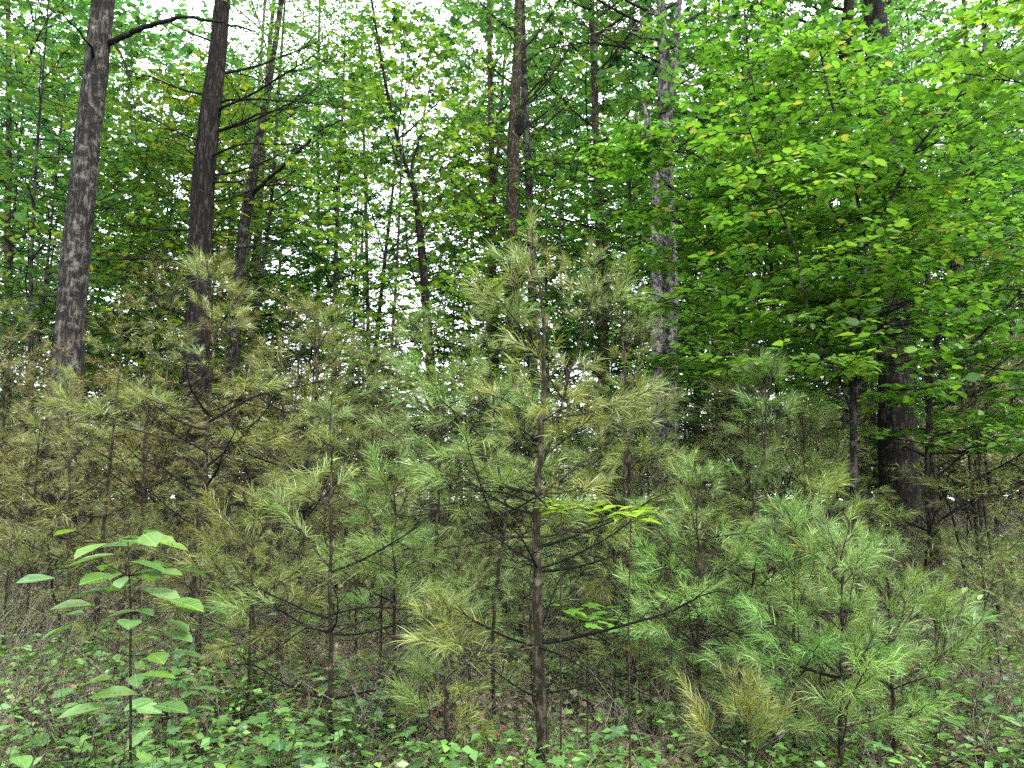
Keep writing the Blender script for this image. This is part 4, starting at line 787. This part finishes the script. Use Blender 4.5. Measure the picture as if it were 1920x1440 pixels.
# seedlings one by one, nearest first
cnt = 0
for q in range(290):
    if q < 230: Y = R6.uniform(2.75, 4.4)
    else: Y = R6.uniform(4.6, 8.0)
    px = R6.uniform(-20, 1940)
    if q < 230 and R6.uniform() < 0.45: px = R6.uniform(0, 720)
    p = on_ground(px, Y); kk = R6.integers(0, 3); tone = R6.choice(3, p=[.5, .3, .2])
    col = [(0.95, 1.05, 0.85), (0.85, 1.0, 1.25), (1.3, 1.15, 0.6)][tone]; tn = ["fresh green", "bluish green", "yellow-green"][tone]
    H = R6.uniform(0.10, 0.50) * (1.0 if px < 760 or px > 1650 else .7); hh = "low" if H < .17 else "knee-high" if H > .33 else "short"
    w = where(p); rel = "in front of" if Y < 3.6 else "beside" if Y < 5 else "behind"
    mesh = [ML, OL, OL][kk]; kind = ["maple seedling", "oval-leaved seedling", "bushy many-leaved seedling"][kk]
    n = int(([int(R6.integers(5, 9)), int(R6.integers(8, 13)), int(R6.integers(14, 24))][kk] if Y < 4.6 else [5, 8, 10][kk]) * (0.8 + H))
    plant('s', p, R6, H, n, [0.078, 0.055, 0.042][kk] * R6.uniform(.65, 1.2), mesh, col, f"{hh} {tn} {kind.replace('many-leaved ', '')} {rel} the {w}", "leafy seedlings scattered over the forest floor", name=["maple_seedling", "seedling", "seedling"][kk], nst=[1, 1, 3][kk])

# ------------------------------------------------------------------ STUFF: litter, fallen twigs, dry grass, ground cover
R7 = np.random.default_rng(81)
def scatter(n, y0, y1, power=1.6):
    y = y0 + (y1 - y0) * R7.uniform(0, 1, n) ** power; x = R7.uniform(-1, 1, n) * (y * 0.78 + 0.7); return np.stack([x, y, gz(x, y)], 1)
def stuff(name, VF, mat, label, color=(1, 1, 1)):
    o = link(name, mesh_of(name, VF, mat), color=color); o['kind'] = 'stuff'; o['label'] = label; return o
n = 42000; p = scatter(n, 1.8, 15); p[:, 2] += R7.uniform(0.0, 0.05, n)
az = R7.uniform(0, 6.28, n); d = np.stack([np.cos(az), np.sin(az), R7.normal(0, .35, n)], 1)
stuff("leaf_litter", stamp(curled(), p, d, np.array([0, 0, 1.]) + R7.normal(0, .55, (n, 3)), R7.uniform(.035, .085, n)), M['litter'], "brown and tan fallen leaves covering the forest floor")
n = 26000; p = scatter(n, 1.8, 12); p[:, 2] += R7.uniform(0.0, 0.14, n); az = R7.uniform(0, 6.28, n); L = R7.uniform(.05, .32, n)[:, None]
e = p + np.stack([np.cos(az), np.sin(az), R7.normal(0.15, .3, n)], 1) * L
stuff("fallen_twigs", sticks(p, e, R7.uniform(.0008, .0028, n), .0006), M['twig_pale'], "pale fallen twigs lying across the leaf litter")
n = 46000; c = scatter(1300, 2.4, 9, 1.3); i = R7.integers(0, 1300, n); p = c[i] + np.stack([R7.normal(0, .07, n), R7.normal(0, .07, n), 0 * np.arange(n)], 1); p[:, 2] = gz(p[:, 0], p[:, 1])
d = np.stack([R7.normal(0, .8, n), R7.normal(0, .8, n), np.ones(n)], 1)
stuff("dry_grass", needles(p, d, R7.normal(0, 1, (n, 3)), R7.uniform(.05, .27, n), .0026), M['straw'], "thin tufts of dry straw coloured grass on the floor")
m_ = 7500; c = scatter(m_, 2.5, 13, 1.25); cx = c[:, 0] / (c[:, 1] + .01); w_ = 0.4 + 0.6 * ((np.sin(c[:, 0] * 2.1 + 1) * np.sin(c[:, 1] * 2.7) > 0.05) | (cx < -0.28) | (cx > .52))
c = c[R7.uniform(size=m_) < w_]; n = 62000; i = R7.integers(0, len(c), n); hgt = R7.uniform(.04, .30, len(c)); p = c[i] + np.stack([R7.normal(0, .085, n), R7.normal(0, .085, n), 0 * np.arange(n)], 1); p[:, 2] = gz(p[:, 0], p[:, 1]) + hgt[i] * R7.uniform(.35, 1, n)
az = R7.uniform(0, 6.28, n); d = np.stack([np.cos(az), np.sin(az), R7.normal(-.1, .2, n)], 1)
stuff("ground_cover", stamp(RHOMB, p, d, np.array([0, 0, 1.]) + R7.normal(0, .35, (n, 3)), R7.uniform(.025, .07, n)), M['seedling'], "low green leafy ground cover among the litter", (.85, .95, .75))
n = 20000; c = scatter(1900, 3.6, 15, 1.0); i = R7.integers(0, 1500, n); p = c[i] + np.stack([R7.normal(0, .16, n), R7.normal(0, .16, n), 0 * np.arange(n)], 1); p[:, 2] = gz(p[:, 0], p[:, 1]) + R7.uniform(0, .35, n)
e = p + np.stack([R7.normal(0, .5, n), R7.normal(0, .5, n), R7.uniform(.1, 1.1, n)], 1) * (R7.uniform(.15, .6, n) * np.clip(p[:, 1] / 6, .45, 1))[:, None]
stuff("brushwood", sticks(p, e, R7.uniform(.0015, .0035, n), .001), M['twig_pale'], "tangle of thin dry brushwood under the young pines")
# upright bare stems in the thicket, each a thing
R8 = np.random.default_rng(91)
for q in range(60):
    Y = R8.uniform(5.8, 11); px = R8.uniform(0, 1920) if q > 24 else R8.uniform(0, 620); p = on_ground(px, Y); p[2] -= .03
    az = R8.uniform(0, 6.28); el = R8.uniform(1.1, 1.5); t = thing("dead_sapling", f"{'bare dark' if q % 2 else 'leaning dead'} twiggy stem {'close behind' if Y < 7.5 else 'well behind'} the {where(p)}", "dead sapling", p, 0, 1, "bare dead stems in the thicket")
    link("stem", BARE[q % 4], t, frame_mat((0, 0, 0), (math.cos(az) * math.cos(el), math.sin(az) * math.cos(el), math.sin(el)), s=R8.uniform(.9, 1.8)))
same = {}
for o in bpy.data.objects:
    if o.parent is None and o.get('category'): same.setdefault(o['label'], []).append(o)
for lab, os_ in same.items():
    if len(os_) < 2: continue
    os_.sort(key=lambda o: px_of(np.array(o.location))[0]); n = len(os_)
    if len(lab.split()) > 13 or n > 9: continue
    for q, o in enumerate(os_): o['label'] = lab + ", " + ("leftmost one" if q == 0 else "rightmost one" if q == n - 1 else ["", "second", "third", "fourth", "fifth", "sixth", "seventh", "eighth"][q] + " from left")
print("OBJECTS", len(bpy.data.objects), "TRIS", sum(len(m.polygons) for m in bpy.data.meshes))
